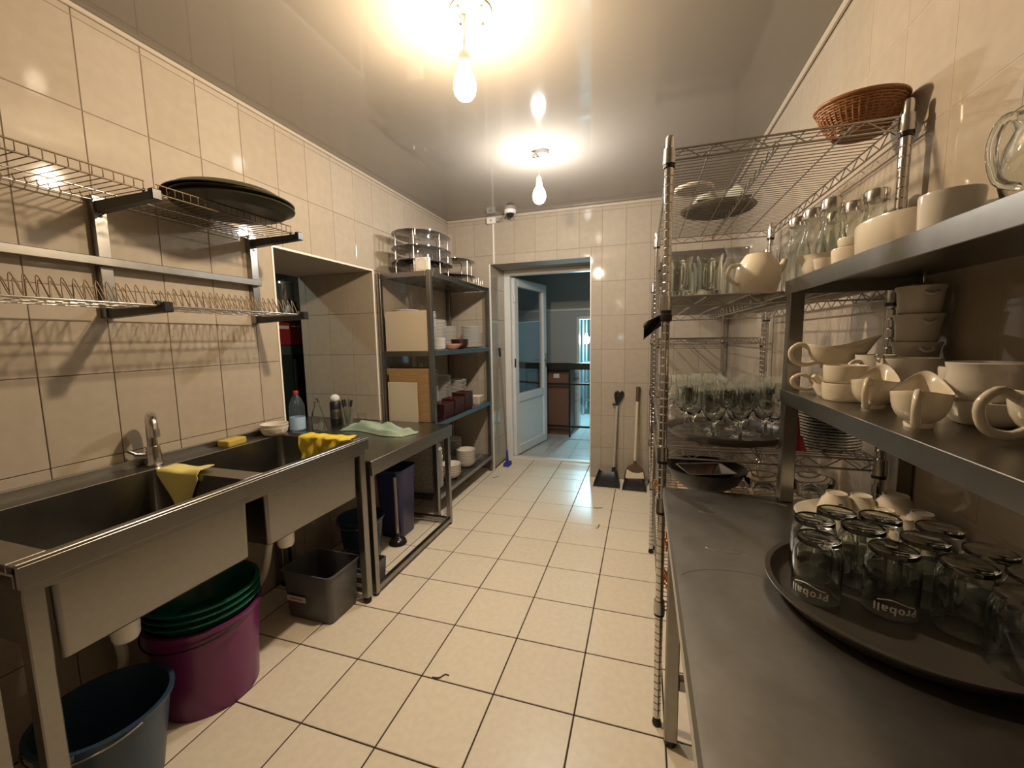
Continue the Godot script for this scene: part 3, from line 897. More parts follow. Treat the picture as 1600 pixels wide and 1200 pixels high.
# ---------------------------------------------------------------- sink
func build_sink() -> void:
	var st: Material = mats["steel"]
	var o := thing("double_sink", "stainless steel two-bowl sink unit on square legs along tiled wall", "sink", Vector3(0, 0, 0))
	var y := 0.85
	var top := MB.new()
	var zA := 1.755
	var zB2 := 2.955
	var holes := [[1.812, 2.312], [2.388, 2.888]]
	var xb := -0.655
	var xf := -0.198
	top.span(Vector3(XL + 0.002, y - 0.02, zA), Vector3(xb, y, zB2), 0.002)
	top.span(Vector3(xf, y - 0.02, zA), Vector3(-0.162, y, zB2), 0.002)
	top.span(Vector3(xb, y - 0.02, zA), Vector3(xf, y, holes[0][0]), 0.0015)
	top.span(Vector3(xb, y - 0.02, holes[0][1]), Vector3(xf, y, holes[1][0]), 0.0015)
	top.span(Vector3(xb, y - 0.02, holes[1][1]), Vector3(xf, y, zB2), 0.0015)
	top.span(Vector3(-0.166, y - 0.004, zA), Vector3(-0.160, y + 0.004, zB2), 0.0015)
	part(o, "worktop", top, st)
	part(o, "back_upstand", MB.new().span(Vector3(XL + 0.002, y - 0.01, zA), Vector3(XL + 0.016, y + 0.028, zB2), 0.003), st)
	var ap := MB.new()
	ap.span(Vector3(-0.176, 0.795, zA), Vector3(-0.160, y - 0.002, zB2), 0.003)
	ap.span(Vector3(-0.186, 0.772, zA + 0.01), Vector3(-0.176, 0.80, zB2 - 0.01), 0.002)
	ap.span(Vector3(XL + 0.02, 0.795, zB2 - 0.016), Vector3(-0.176, y - 0.022, zB2), 0.003)
	ap.span(Vector3(XL + 0.02, 0.795, zA), Vector3(-0.176, y - 0.022, zA + 0.016), 0.003)
	part(o, "apron", ap, st)
	for h in holes:
		var c := Vector3((xb + xf) * 0.5, 0, (h[0] + h[1]) * 0.5)
		var hx := (xf - xb) * 0.5
		var hz: float = (h[1] - h[0]) * 0.5
		var b := MB.new().rloft([[0.565, 0.0, 0.0, 0.0], [0.565, hx - 0.008, hz - 0.008, 0.012], [0.572, hx - 0.001, hz - 0.001, 0.014], [0.78, hx + 0.003, hz + 0.003, 0.014], [y - 0.003, hx + 0.003, hz + 0.003, 0.02], [y - 0.001, hx, hz, 0.02], [0.60, hx - 0.004, hz - 0.004, 0.035], [0.578, hx - 0.025, hz - 0.025, 0.035], [0.572, 0.03, 0.03, 0.03], [0.572, 0.0, 0.0, 0.0]], c, 5, 0.8)
		var bs := part(o, "basin", b, st)
		part(bs, "drain", MB.new().lathe([Vector2(0, 0.5745), Vector2(0.03, 0.5745), Vector2(0.036, 0.576), Vector2(0.038, 0.5725)], 20, c + Vector3(0.10, 0, 0.06)), mats["chrome"])
		var tr := MB.new().lathe([Vector2(0, 0.455), Vector2(0.028, 0.458), Vector2(0.033, 0.47), Vector2(0.036, 0.53), Vector2(0.04, 0.535), Vector2(0.04, 0.56), Vector2(0.03, 0.566), Vector2(0, 0.566)], 20, c + Vector3(0.10, 0, 0.06))
		part(bs, "drain_trap", tr, mats["white_plastic"])
		var pp := []
		for k in 49:
			var f := k / 48.0
			var base := curve3(c + Vector3(0.07, 0.50, 0.06), c + Vector3(-0.04, 0.50, 0.05), c + Vector3(-0.13, 0.28, 0.05 - 0.12), Vector3(-0.70, 0.12, c.z - 0.10), f)
			pp.append(base)
		part(bs, "waste_hose", MB.new().tube(pp, 0.016, 8), mats["white_plastic"])
	for x in [-0.200, -0.735]:
		for z in [zA + 0.024, zB2 - 0.03]:
			var lg := part(o, "leg", MB.new().span(Vector3(x - 0.019, 0.03, z - 0.019), Vector3(x + 0.019, 0.80, z + 0.019), 0.003), st)
			part(lg, "foot", MB.new().lathe([Vector2(0, 0), Vector2(0.016, 0), Vector2(0.02, 0.006), Vector2(0.02, 0.022), Vector2(0.012, 0.032), Vector2(0, 0.032)], 14, Vector3(x, 0, z)), mats["foot_black"])
	# faucet on the divider
	var f := thing("faucet", "chrome single-lever kitchen faucet between the two sink bowls", "faucet", Vector3(-0.715, 0.8506, 2.345), deg_to_rad(-27.0))
	part(f, "base", MB.new().lathe([Vector2(0, 0), Vector2(0.028, 0), Vector2(0.03, 0.004), Vector2(0.026, 0.012), Vector2(0.024, 0.05), Vector2(0.022, 0.075), Vector2(0, 0.08)], 22), mats["chrome"])
	part(f, "spout", MB.new().tube(curve_pts([Vector3(0, 0.06, 0), Vector3(0.0, 0.14, 0), Vector3(0.012, 0.185, 0), Vector3(0.045, 0.20, 0), Vector3(0.082, 0.185, 0), Vector3(0.098, 0.15, 0)], 22), 0.0165, 14), mats["chrome"])
	part(f, "spout_tip", MB.new().tube([Vector3(0.098, 0.155, 0), Vector3(0.103, 0.125, 0)], 0.019, 14), mats["chrome"])
	part(f, "lever", MB.new().tube([Vector3(0.0, 0.045, 0.02), Vector3(0.0, 0.05, 0.05), Vector3(0.0, 0.07, 0.075)], 0.009, 8, false, 0.006), mats["chrome"])
	# cloths and sponge
	var sg := solo("sponge", "yellow foam sponge on the ledge behind the second sink bowl", "sponge", MB.new().rloft([[0, 0.0, 0.0, 0.0], [0, 0.03, 0.05, 0.008], [0.003, 0.032, 0.052, 0.009], [0.024, 0.032, 0.052, 0.009], [0.027, 0.029, 0.049, 0.008], [0.027, 0.0, 0.0, 0.0]]), mats["sponge"], Vector3(-0.715, 0.8503, 2.02), 0.12)
	sg.rotation.y = 0.1
	var c1 := func(u: float, w: float) -> Vector3:
		var half := 0.105 * (1.0 - 0.93 * maxf(0.0, (w - 0.30) / 0.70))
		var x := -0.525 + (u - 0.5) * 2.0 * half + 0.03 * w
		var s := w * 0.30
		var p := Vector3(x, 0.8550 + 0.002 * sin(u * 9.0), 2.325 + s)
		if s > 0.063:
			p = Vector3(x, 0.8550 - (s - 0.063) * 0.72, 2.388 + 0.010 + 0.014 * sin(u * PI) * (s - 0.063) * 8.0)
		elif u > 0.6:
			p.y += 0.03 * (u - 0.6) * (1.0 - w)
		return p
	solo("pale_yellow_cloth", "pale yellow wiping cloth hanging over the divider between the sink bowls", "cloth", MB.new().sheet(c1, 18, 30, 0.003), mats["yellow_pale"])
	var c2 := func(u: float, w: float) -> Vector3:
		var x := -0.52 + 0.30 * u
		var s := w * (0.17 - 0.115 * u)
		var bump := 0.004 * sin(u * 21.0 + w * 4.0) + 0.003 * sin(u * 9.0 - w * 7.0)
		if s < 0.052:
			return Vector3(x, 0.857 + maxf(bump, 0.0), 1.763 + s)
		return Vector3(x + 0.02 * w, 0.857 - (s - 0.052), 1.829 + absf(bump) * 2.0)
	solo("yellow_cloth", "bright yellow wiping cloth draped over the sink rim beside the worktable", "cloth", MB.new().sheet(c2, 30, 22, 0.003), mats["yellow_cloth"])
	# white bowl on the corner of the sink
	var bw := bowl_mesh(0.066, 0.042, 0.05)
	solo("white_bowl", "shallow white round bowl on the sink corner beside the hatch", "bowl", bw, mats["porcelain"], Vector3(-0.685, 0.8503, 1.812))
	solo("white_bowl", "white bowl nested inside the shallow bowl on the sink corner", "bowl", bw, mats["porcelain"], Vector3(-0.685, 0.8675, 1.812))
	# edge of the next table along the same wall
	var nt := thing("steel_table", "steel table end beside the sink's outer legs", "table", Vector3(0, 0, 0))
	part(nt, "top", MB.new().span(Vector3(XL + 0.004, 0.785, 2.985), Vector3(-0.175, 0.82, 3.85), 0.004), st)
	for x in [-0.20, -0.735]:
		for z in [3.01, 3.8]:
			part(nt, "leg", MB.new().span(Vector3(x - 0.018, 0.0, z - 0.018), Vector3(x + 0.018, 0.786, z + 0.018), 0.002), st)

func curve3(a: Vector3, b: Vector3, c: Vector3, d: Vector3, f: float) -> Vector3:
	return a.bezier_interpolate(b, c, d, f)

func bowl_mesh(r: float, h: float, rb: float) -> ArrayMesh:
	return MB.new().lathe([Vector2(0, 0.002), Vector2(rb * 0.72, 0.002), Vector2(rb * 0.78, 0.0), Vector2(rb, 0.005), Vector2(lerpf(rb, r, 0.6), h * 0.4), Vector2(r, h * 0.97), Vector2(r - 0.001, h), Vector2(r - 0.004, h * 0.98), Vector2(lerpf(rb, r, 0.5) - 0.004, h * 0.38), Vector2(rb * 0.8, 0.008), Vector2(0, 0.006)], 28).mesh()

func plate_mesh(r: float) -> ArrayMesh:
	return MB.new().lathe([Vector2(0, 0.002), Vector2(r * 0.55, 0.0), Vector2(r * 0.62, 0.004), Vector2(r, 0.016), Vector2(r, 0.0185), Vector2(r * 0.66, 0.0075), Vector2(r * 0.58, 0.005), Vector2(0, 0.005)], 26).mesh()

# ---------------------------------------------------------------- lower worktable under the hatch
func build_side_table() -> void:
	var st: Material = mats["steel"]
	var o := thing("worktable", "low stainless steel worktable under the hatch with floor rails", "table")
	part(o, "top", MB.new().span(Vector3(XL + 0.003, 0.69, 0.815), Vector3(-0.166, 0.725, 1.735), 0.004), st)
	var ap := MB.new()
	ap.span(Vector3(-0.182, 0.645, 0.82), Vector3(-0.168, 0.692, 1.73), 0.002)
	ap.span(Vector3(XL + 0.02, 0.645, 0.818), Vector3(-0.182, 0.692, 0.832), 0.002)
	part(o, "apron", ap, st)
	for x in [-0.195, -0.74]:
		for z in [0.85, 1.715]:
			var lg := part(o, "leg", MB.new().span(Vector3(x - 0.016, 0.012, z - 0.016), Vector3(x + 0.016, 0.692, z + 0.016), 0.002), st)
			part(lg, "foot", MB.new().lathe([Vector2(0, 0), Vector2(0.014, 0), Vector2(0.017, 0.005), Vector2(0.014, 0.014), Vector2(0, 0.014)], 12, Vector3(x, 0, z)), mats["foot_black"])
	part(o, "floor_rail", MB.new().span(Vector3(-0.21, 0.018, 0.866), Vector3(-0.18, 0.048, 1.70), 0.003), st)
	part(o, "floor_rail", MB.new().span(Vector3(-0.724, 0.018, 0.835), Vector3(-0.211, 0.048, 0.865), 0.003), st)
	# light green towel
	var tw := func(u: float, w: float) -> Vector3:
		var x := -0.80 + 0.52 * u + 0.02 * sin(w * 5.0)
		var z := 1.03 + 0.16 * w + 0.05 * u - 0.03 * sin(u * 6.0)
		var e := minf(minf(u, 1.0 - u) * 16.0, minf(w, 1.0 - w) * 8.0)
		var hh := 0.036 + 0.016 * sin(u * 11.0 + w * 6.0) + 0.014 * sin(u * 6.0 - w * 9.0) + 0.005 * sin(u * 23.0 + w * 9.0)
		return Vector3(x, 0.7295 + maxf(0.0, hh * smoothstep(0.0, 1.0, e)) * (1.0 - 0.35 * u), z)
	solo("green_towel", "crumpled pale green towel lying on the low worktable", "towel", MB.new().sheet(tw, 56, 26, 0.004), mats["towel"])

# ---------------------------------------------------------------- buckets and bins on the floor
func bucket_mesh(rb: float, rt: float, h: float, seg := 40) -> MB:
	return MB.new().lathe([Vector2(0, 0.004), Vector2(rb * 0.9, 0.004), Vector2(rb * 0.93, 0.0), Vector2(rb, 0.003), Vector2(lerpf(rb, rt, 0.97), h * 0.95), Vector2(rt + 0.008, h * 0.955), Vector2(rt + 0.010, h), Vector2(rt - 0.003, h), Vector2(rt - 0.006, h * 0.96), Vector2(rb - 0.004, 0.008), Vector2(0, 0.008)], seg)

func build_floor_things() -> void:
	var b := thing("blue_bucket", "steel blue plastic bucket under the sink beside the outer leg", "bucket", Vector3(-0.375, 0, 2.745))
	part(b, "body", bucket_mesh(0.115, 0.152, 0.27), mats["blue_bucket"])
	part(b, "handle", MB.new().tube(arc_pts(0.163, 0.262, 0.02, 24), 0.0032, 6), mats["chrome_wire"])
	var sp := part(b, "pouring_lip", MB.new().rloft([[0.235, 0.018, 0.012, 0.008], [0.262, 0.03, 0.016, 0.01], [0.272, 0.03, 0.016, 0.01]], Vector3(0.08, 0, 0.130)), mats["blue_bucket"])
	sp.rotation.y = 0.0
	var p := thing("purple_tub", "purple plastic tub holding nested green basins under the sink", "tub", Vector3(-0.452, 0, 2.392))
	part(p, "body", bucket_mesh(0.156, 0.177, 0.335, 48), mats["purple"])
	part(p, "handle", MB.new().tube(arc_pts(0.189, 0.315, 0.03, 24), 0.0035, 6), mats["black_plastic"])
	var gm := MB.new().lathe([Vector2(0, 0.002), Vector2(0.11, 0.0), Vector2(0.12, 0.004), Vector2(0.172, 0.12), Vector2(0.183, 0.123), Vector2(0.184, 0.129), Vector2(0.170, 0.128), Vector2(0.117, 0.008), Vector2(0, 0.006)], 48).mesh()
	for k in 3:
		solo("green_basin", ["dark green plastic basin at the bottom of the nest in the purple tub", "dark green plastic basin in the middle of the nest in the purple tub", "dark green plastic basin on top of the nest in the purple tub"][k], "basin", gm, mats["green"], Vector3(-0.454, 0.236 + 0.025 * k, 2.389), 0.0, "green basins nested in the tub")
	var g := thing("gray_bin", "gray rectangular plastic bin with a pale label beside the sink leg", "bin", Vector3(-0.378, 0, 1.885))
	part(g, "body", MB.new().rloft([[0.0, 0.0, 0.0, 0.0], [0.0, 0.122, 0.088, 0.02], [0.006, 0.128, 0.094, 0.022], [0.232, 0.143, 0.108, 0.028], [0.236, 0.15, 0.115, 0.03], [0.242, 0.15, 0.115, 0.03], [0.242, 0.142, 0.107, 0.026], [0.22, 0.138, 0.103, 0.026], [0.008, 0.124, 0.09, 0.02], [0.008, 0.0, 0.0, 0.0]]), mats["gray_bin"])
	var lb := part(g, "label", MB.new().box(Vector3(-0.055, 0.118, 0.1035), Vector3(0.11, 0.028, 0.002)), mats["label_pale"])
	lb.rotation.x = 0.06
	part(lb, "label_stripe", MB.new().box(Vector3(-0.05, 0.118, 0.1047), Vector3(0.07, 0.009, 0.001)), mats["label_red"])
	var n := thing("navy_bucket", "dark navy round bucket behind the gray bin under the worktable", "bucket", Vector3(-0.50, 0, 1.42))
	part(n, "body", bucket_mesh(0.10, 0.128, 0.27), mats["navy_bucket"])
	part(n, "handle", MB.new().tube(arc_pts(0.139, 0.26, 0.02, 20), 0.003, 6), mats["chrome_wire"])
	var t := thing("indigo_bin", "tall dark blue plastic waste bin under the low worktable", "bin", Vector3(-0.485, 0, 1.06))
	part(t, "body", MB.new().rloft([[0.0, 0.0, 0.0, 0.0], [0.0, 0.078, 0.085, 0.03], [0.006, 0.083, 0.09, 0.034], [0.455, 0.10, 0.115, 0.05], [0.46, 0.104, 0.12, 0.05], [0.47, 0.104, 0.12, 0.05], [0.47, 0.098, 0.113, 0.048], [0.01, 0.08, 0.086, 0.03], [0.01, 0.0, 0.0, 0.0]]), mats["indigo"])
	var pl := thing("plunger", "black rubber plunger with a pale stick leaning on the blue bin", "plunger", Vector3(-0.395, 0, 1.205))
	part(pl, "cup", MB.new().lathe([Vector2(0.045, 0.004), Vector2(0.052, 0.0), Vector2(0.058, 0.003), Vector2(0.056, 0.015), Vector2(0.045, 0.032), Vector2(0.028, 0.042), Vector2(0.016, 0.05), Vector2(0.015, 0.07), Vector2(0, 0.07)], 28), mats["black_rubber"])
	part(pl, "stick", MB.new().rod(Vector3(0, 0.05, 0), Vector3(-0.012, 0.44, -0.012), 0.0105, 10), mats["stick_gray"])
	# small stack of gray trays by the sink leg, with pale labels
	var sc := thing("gray_crate", "small dark gray crate with white labels behind the gray bin", "crate", Vector3(-0.366, 0, 1.645))
	part(sc, "body", MB.new().rloft([[0.0, 0.0, 0.0, 0.0], [0.0, 0.13, 0.075, 0.01], [0.13, 0.14, 0.08, 0.012], [0.13, 0.134, 0.074, 0.01], [0.01, 0.125, 0.07, 0.01], [0.01, 0.0, 0.0, 0.0]]), mats["gray_bin"])
	for y in [0.04, 0.095]:
		part(sc, "label", MB.new().box(Vector3(0.08, y, 0.0785 + y * 0.03), Vector3(0.09, 0.02, 0.003)), mats["label_pale"])

func arc_pts(r: float, y: float, drop: float, n: int) -> Array:
	var out := []
	for k in n + 1:
		var a := PI * k / n
		out.append(Vector3(r * cos(a), y - drop * sin(a), r * sin(a)))
	return out

# ---------------------------------------------------------------- plate shelf in the corner
func build_plate_shelf() -> void:
	var st: Material = mats["shelf_steel"]
	var o := thing("plate_shelf", "gray steel four-tier shelf unit full of plates in the corner", "shelf")
	var xs := [-0.335, -0.745]
	var zs := [0.765, -0.37]
	var ys := [1.80, 1.235, 0.705, 0.155]
	for x in xs:
		for z in zs:
			var p := part(o, "post", MB.new().span(Vector3(x - 0.017, 0.012, z - 0.017), Vector3(x + 0.017, 1.815, z + 0.017), 0.002), mats["steel"])
			part(p, "foot", MB.new().span(Vector3(x - 0.018, 0.0, z - 0.018), Vector3(x + 0.018, 0.013, z + 0.018), 0.002), mats["foot_black"])
	for y in ys:
		var s := MB.new().span(Vector3(-0.762, y - 0.012, -0.385), Vector3(-0.320, y + 0.006, 0.780), 0.002)
		var sh := part(o, "shelf", s, st)
		var lip := MB.new()
		lip.span(Vector3(-0.320, y - 0.028, -0.352), Vector3(-0.314, y + 0.008, 0.747), 0.002)
		lip.span(Vector3(-0.727, y - 0.028, 0.780), Vector3(-0.353, y + 0.008, 0.786), 0.002)
		part(sh, "lip", lip, mats["steel"])
	# --- top: two tiered stands, film-wrapped
	var top := 1.8063
	tier_stand("tiered_stand", "three-tier mirrored oval serving stand wrapped in film, beside the hatch edge", Vector3(-0.535, top, 0.485), 0.215, 0.285, [0.095, 0.195, 0.305], true)
	tier_stand("tiered_stand", "lower mirrored oval serving stand beside the back wall", Vector3(-0.535, top, -0.045), 0.20, 0.235, [0.07, 0.205], false)
	var sd := thing("soap_dispenser_plate", "square white plastic plate with a round recess on the shelf top", "plate", Vector3(-0.385, top, 0.755))
	part(sd, "body", MB.new().span(Vector3(-0.058, 0.0, -0.012), Vector3(0.058, 0.098, 0.012), 0.006), mats["white_plastic"])
	var ring := MB.new()
	ring.t = Transform3D(Basis(Vector3.RIGHT, PI / 2), Vector3(0, 0.052, 0.012))
	ring.lathe([Vector2(0, -0.004), Vector2(0.034, -0.004), Vector2(0.037, 0.003), Vector2(0.041, 0.003), Vector2(0.042, -0.001)], 28)
	part(sd, "ring", ring, mats["porcelain_cream"])
	for k in 5:
		var q := thing("stand_fitting", "small dark steel stand fitting lying at the shelf end by the wall", "fitting", Vector3(-0.352, top, -0.10 - 0.052 * k), 0.4 * k, "stand fittings on the shelf top")
		part(q, "base", MB.new().lathe([Vector2(0, 0), Vector2(0.02, 0), Vector2(0.021, 0.004), Vector2(0, 0.006)], 14), mats["mirror"])
		part(q, "pin", MB.new().rod(Vector3(0, 0.004, 0), Vector3(0, 0.055 + 0.012 * (k % 3), 0), 0.004, 8), mats["chrome"])
	# --- plates
	var pm := plate_mesh(0.102)
	var first := {}
	var stacks := [
		[-0.63, 0.61, 1.2413, 25, "second"], [-0.60, 0.395, 1.2413, 25, "second"], [-0.625, 0.175, 1.2413, 20, "second"], [-0.45, -0.235, 1.2413, 16, "second"], [-0.63, -0.045, 1.2413, 16, "second"],
		[-0.62, 0.57, 0.7113, 31, "third"], [-0.625, 0.35, 0.7113, 29, "third"], [-0.61, 0.14, 0.7113, 24, "third"], [-0.56, -0.08, 0.7113, 19, "third"],
		[-0.47, 0.62, 0.1613, 25, "bottom"], [-0.60, 0.40, 0.1613, 24, "bottom"], [-0.62, 0.17, 0.1613, 22, "bottom"], [-0.62, -0.06, 0.1613, 18, "bottom"]]
	for s in stacks:
		for k in s[3]:
			var at := Vector3(s[0] + rng.randf_range(-0.0025, 0.0025), s[2] + 0.0122 * k, s[1] + rng.randf_range(-0.0025, 0.0025))
			var lab := "white round plate in a tall stack on the %s tier of the corner shelf" % s[4]
			var grp := "plates on the %s tier" % s[4]
			solo("dinner_plate", lab, "plate", pm, mats["plate"], at, 0.0, grp)
	# --- boards at the near side
	solo("cutting_board", "large cream cutting board standing at the side of the second tier", "board", MB.new().box(Vector3(0, 0.147, 0), Vector3(0.355, 0.294, 0.012), 0.003), mats["board_cream"], Vector3(-0.541, 1.2413, 0.752))
	solo("serving_tray", "dark polished steel tray lodged under the second tier above the wooden board", "tray", MB.new().box(Vector3(0, 0.205, 0), Vector3(0.37, 0.41, 0.006), 0.002).span(Vector3(-0.185, 0.40, -0.008), Vector3(0.185, 0.412, 0.008), 0.002), mat("tray_glossy", lin(0.10, 0.10, 0.11), 0.12, 0.9), Vector3(-0.541, 0.7113, 0.705)).rotation.x = 0.0
	solo("wooden_board", "honey-coloured wooden cutting board standing at the side of the third tier", "board", MB.new().box(Vector3(0, 0.201, 0), Vector3(0.352, 0.402, 0.016), 0.004), mats["wood"], Vector3(-0.545, 0.7113, 0.735))
	solo("cutting_board", "small cream cutting board leaning against the wooden board", "board", MB.new().box(Vector3(0, 0.15, 0), Vector3(0.25, 0.30, 0.010), 0.003), mats["board_cream"], Vector3(-0.596, 0.7113, 0.756))
	var pn := solo("stained_board", "stained pale gray board standing at the side of the bottom tier", "board", MB.new().box(Vector3(0, 0.24, 0), Vector3(0.36, 0.48, 0.012), 0.003), mat("panel_stained", lin(0.50, 0.45, 0.39), 0.55), Vector3(-0.541, 0.1613, 0.745))
	tri_tex(pn.material_override, noise_tex(0.04, 0.6, 1.0, 71, 512, 5), Vector3.ONE * 2.5, false)
	# --- bowls and dishes on the second tier
	var mb := bowl_mesh(0.078, 0.05, 0.045)
	var mrn := [[0, "maroon bowl at the bottom of the nest beside the white plates"], [1, "maroon bowl in the middle of the nest beside the white plates"], [2, "maroon bowl on top of the nest beside the white plates"]]
	for q in mrn:
		solo("maroon_bowl", q[1], "bowl", mb, mats["maroon"], Vector3(-0.42, 1.2413 + 0.017 * q[0], 0.10), 0.0, "maroon bowls")
	solo("pink_bowl", "shallow pink bowl at the edge of the second tier", "bowl", bowl_mesh(0.075, 0.045, 0.04), mats["pink"], Vector3(-0.405, 1.2413, 0.275))
	var sm := plate_mesh(0.055)
	for k in 10:
		solo("saucer", "small white saucer in the short stack by the second tier's post", "saucer", sm, mats["plate"], Vector3(-0.385, 1.2413 + 0.0085 * k, 0.56), 0.0, "saucers by the post")
	# --- maroon rectangular dishes and white dishes on the third tier
	var rd := MB.new().rloft([[0.0, 0.0, 0.0, 0.0], [0.0, 0.058, 0.078, 0.01], [0.022, 0.068, 0.09, 0.012], [0.024, 0.066, 0.088, 0.012], [0.005, 0.056, 0.075, 0.01], [0.005, 0.0, 0.0, 0.0]]).mesh()
	for z in [[0.50, 8], [0.30, 9], [0.11, 11]]:
		for k in z[1]:
			solo("maroon_dish", "maroon rectangular dish in a stack along the third tier's edge", "dish", rd, mats["maroon"], Vector3(-0.405, 0.7113 + 0.0126 * k, z[0]), 0.0, "maroon dishes")
	for k in 4:
		solo("white_dish", "small white dish in the low stack at the far end of the third tier", "dish", MB.new().rloft([[0.0, 0.0, 0.0, 0.0], [0.0, 0.05, 0.06, 0.02], [0.024, 0.06, 0.072, 0.025], [0.024, 0.056, 0.068, 0.022], [0.005, 0.046, 0.056, 0.02], [0.005, 0.0, 0.0, 0.0]]).mesh(), mats["porcelain"], Vector3(-0.405, 0.7113 + 0.0155 * k, -0.215), 0.0, "white dishes on the third tier")
	# --- bottom tier: soup bowls, jars
	var sb := bowl_mesh(0.088, 0.05, 0.05)
	for k in 7:
		solo("soup_bowl", "deep white soup bowl in the wide stack on the bottom tier", "bowl", sb, mats["porcelain"], Vector3(-0.425, 0.1613 + 0.0185 * k, 0.03), 0.0, "soup bowls on the bottom tier")
	for k in 5:
		solo("soup_bowl", "deep white soup bowl stacked on plates beside the gray board", "bowl", sb, mats["porcelain"], Vector3(-0.42, 0.1613 + 0.0185 * k, 0.36), 0.0, "soup bowls beside the panel")
	for k in 3:
		solo("glass_jar", ["short clear glass jar on the bottom tier beside the soup bowls", "clear glass jar between two others on the bottom tier", "clear glass jar beside the shelf's far post on the bottom tier"][k], "jar", MB.new().lathe([Vector2(0, 0), Vector2(0.026, 0), Vector2(0.028, 0.004), Vector2(0.028, 0.07), Vector2(0.024, 0.08), Vector2(0.0225, 0.08), Vector2(0.026, 0.07), Vector2(0.026, 0.008), Vector2(0, 0.006)], 18), mats["glass_thin"], Vector3(-0.40, 0.1613, -0.115 - 0.075 * k))

func tier_stand(called: String, label: String, at: Vector3, rx: float, rz: float, hs: Array, film: bool) -> void:
	var o := thing(called, label, "serving stand", at)
	for k in hs.size():
		var m := MB.new().lathe([Vector2(0, 0), Vector2(0.985, 0), Vector2(1.0, 0.002), Vector2(1.0, 0.005), Vector2(0.985, 0.007), Vector2(0, 0.007)], 56, Vector3(0, hs[k], 0), rx * (1.0 - 0.02 * k), rz * (1.0 - 0.02 * k))
		part(o, "tier", m, mats["mirror"])
	for a in [0.25, 1.25, 2.3, 3.55, 4.7, 5.5]:
		var p := Vector3(cos(a) * rx * 0.86, 0, sin(a) * rz * 0.86)
		var topy: float = hs[hs.size() - 1] + 0.012
		part(o, "rod", MB.new().rod(p, p + Vector3(0, topy, 0), 0.0055, 8), mats["chrome"])
	if film:
		var rows := []
		for j in 9:
			var r := PackedVector3Array()
			var f := j / 8.0
			for i in 72:
				var a := TAU * i / 72.0
				var w := 1.012 + 0.012 * sin(a * 11.0 + f * 5.0) * sin(f * 9.0 + a * 3.0) - 0.02 * sin(f * PI * 2.0) * sin(f * PI * 2.0)
				r.append(Vector3(cos(a) * rx * w, hs[0] - 0.006 + f * (hs[hs.size() - 1] - hs[0] + 0.018), sin(a) * rz * w))
			rows.append(r)
		part(o, "film_wrap", MB.new().grid(rows, true, -1.0), mats["film"])

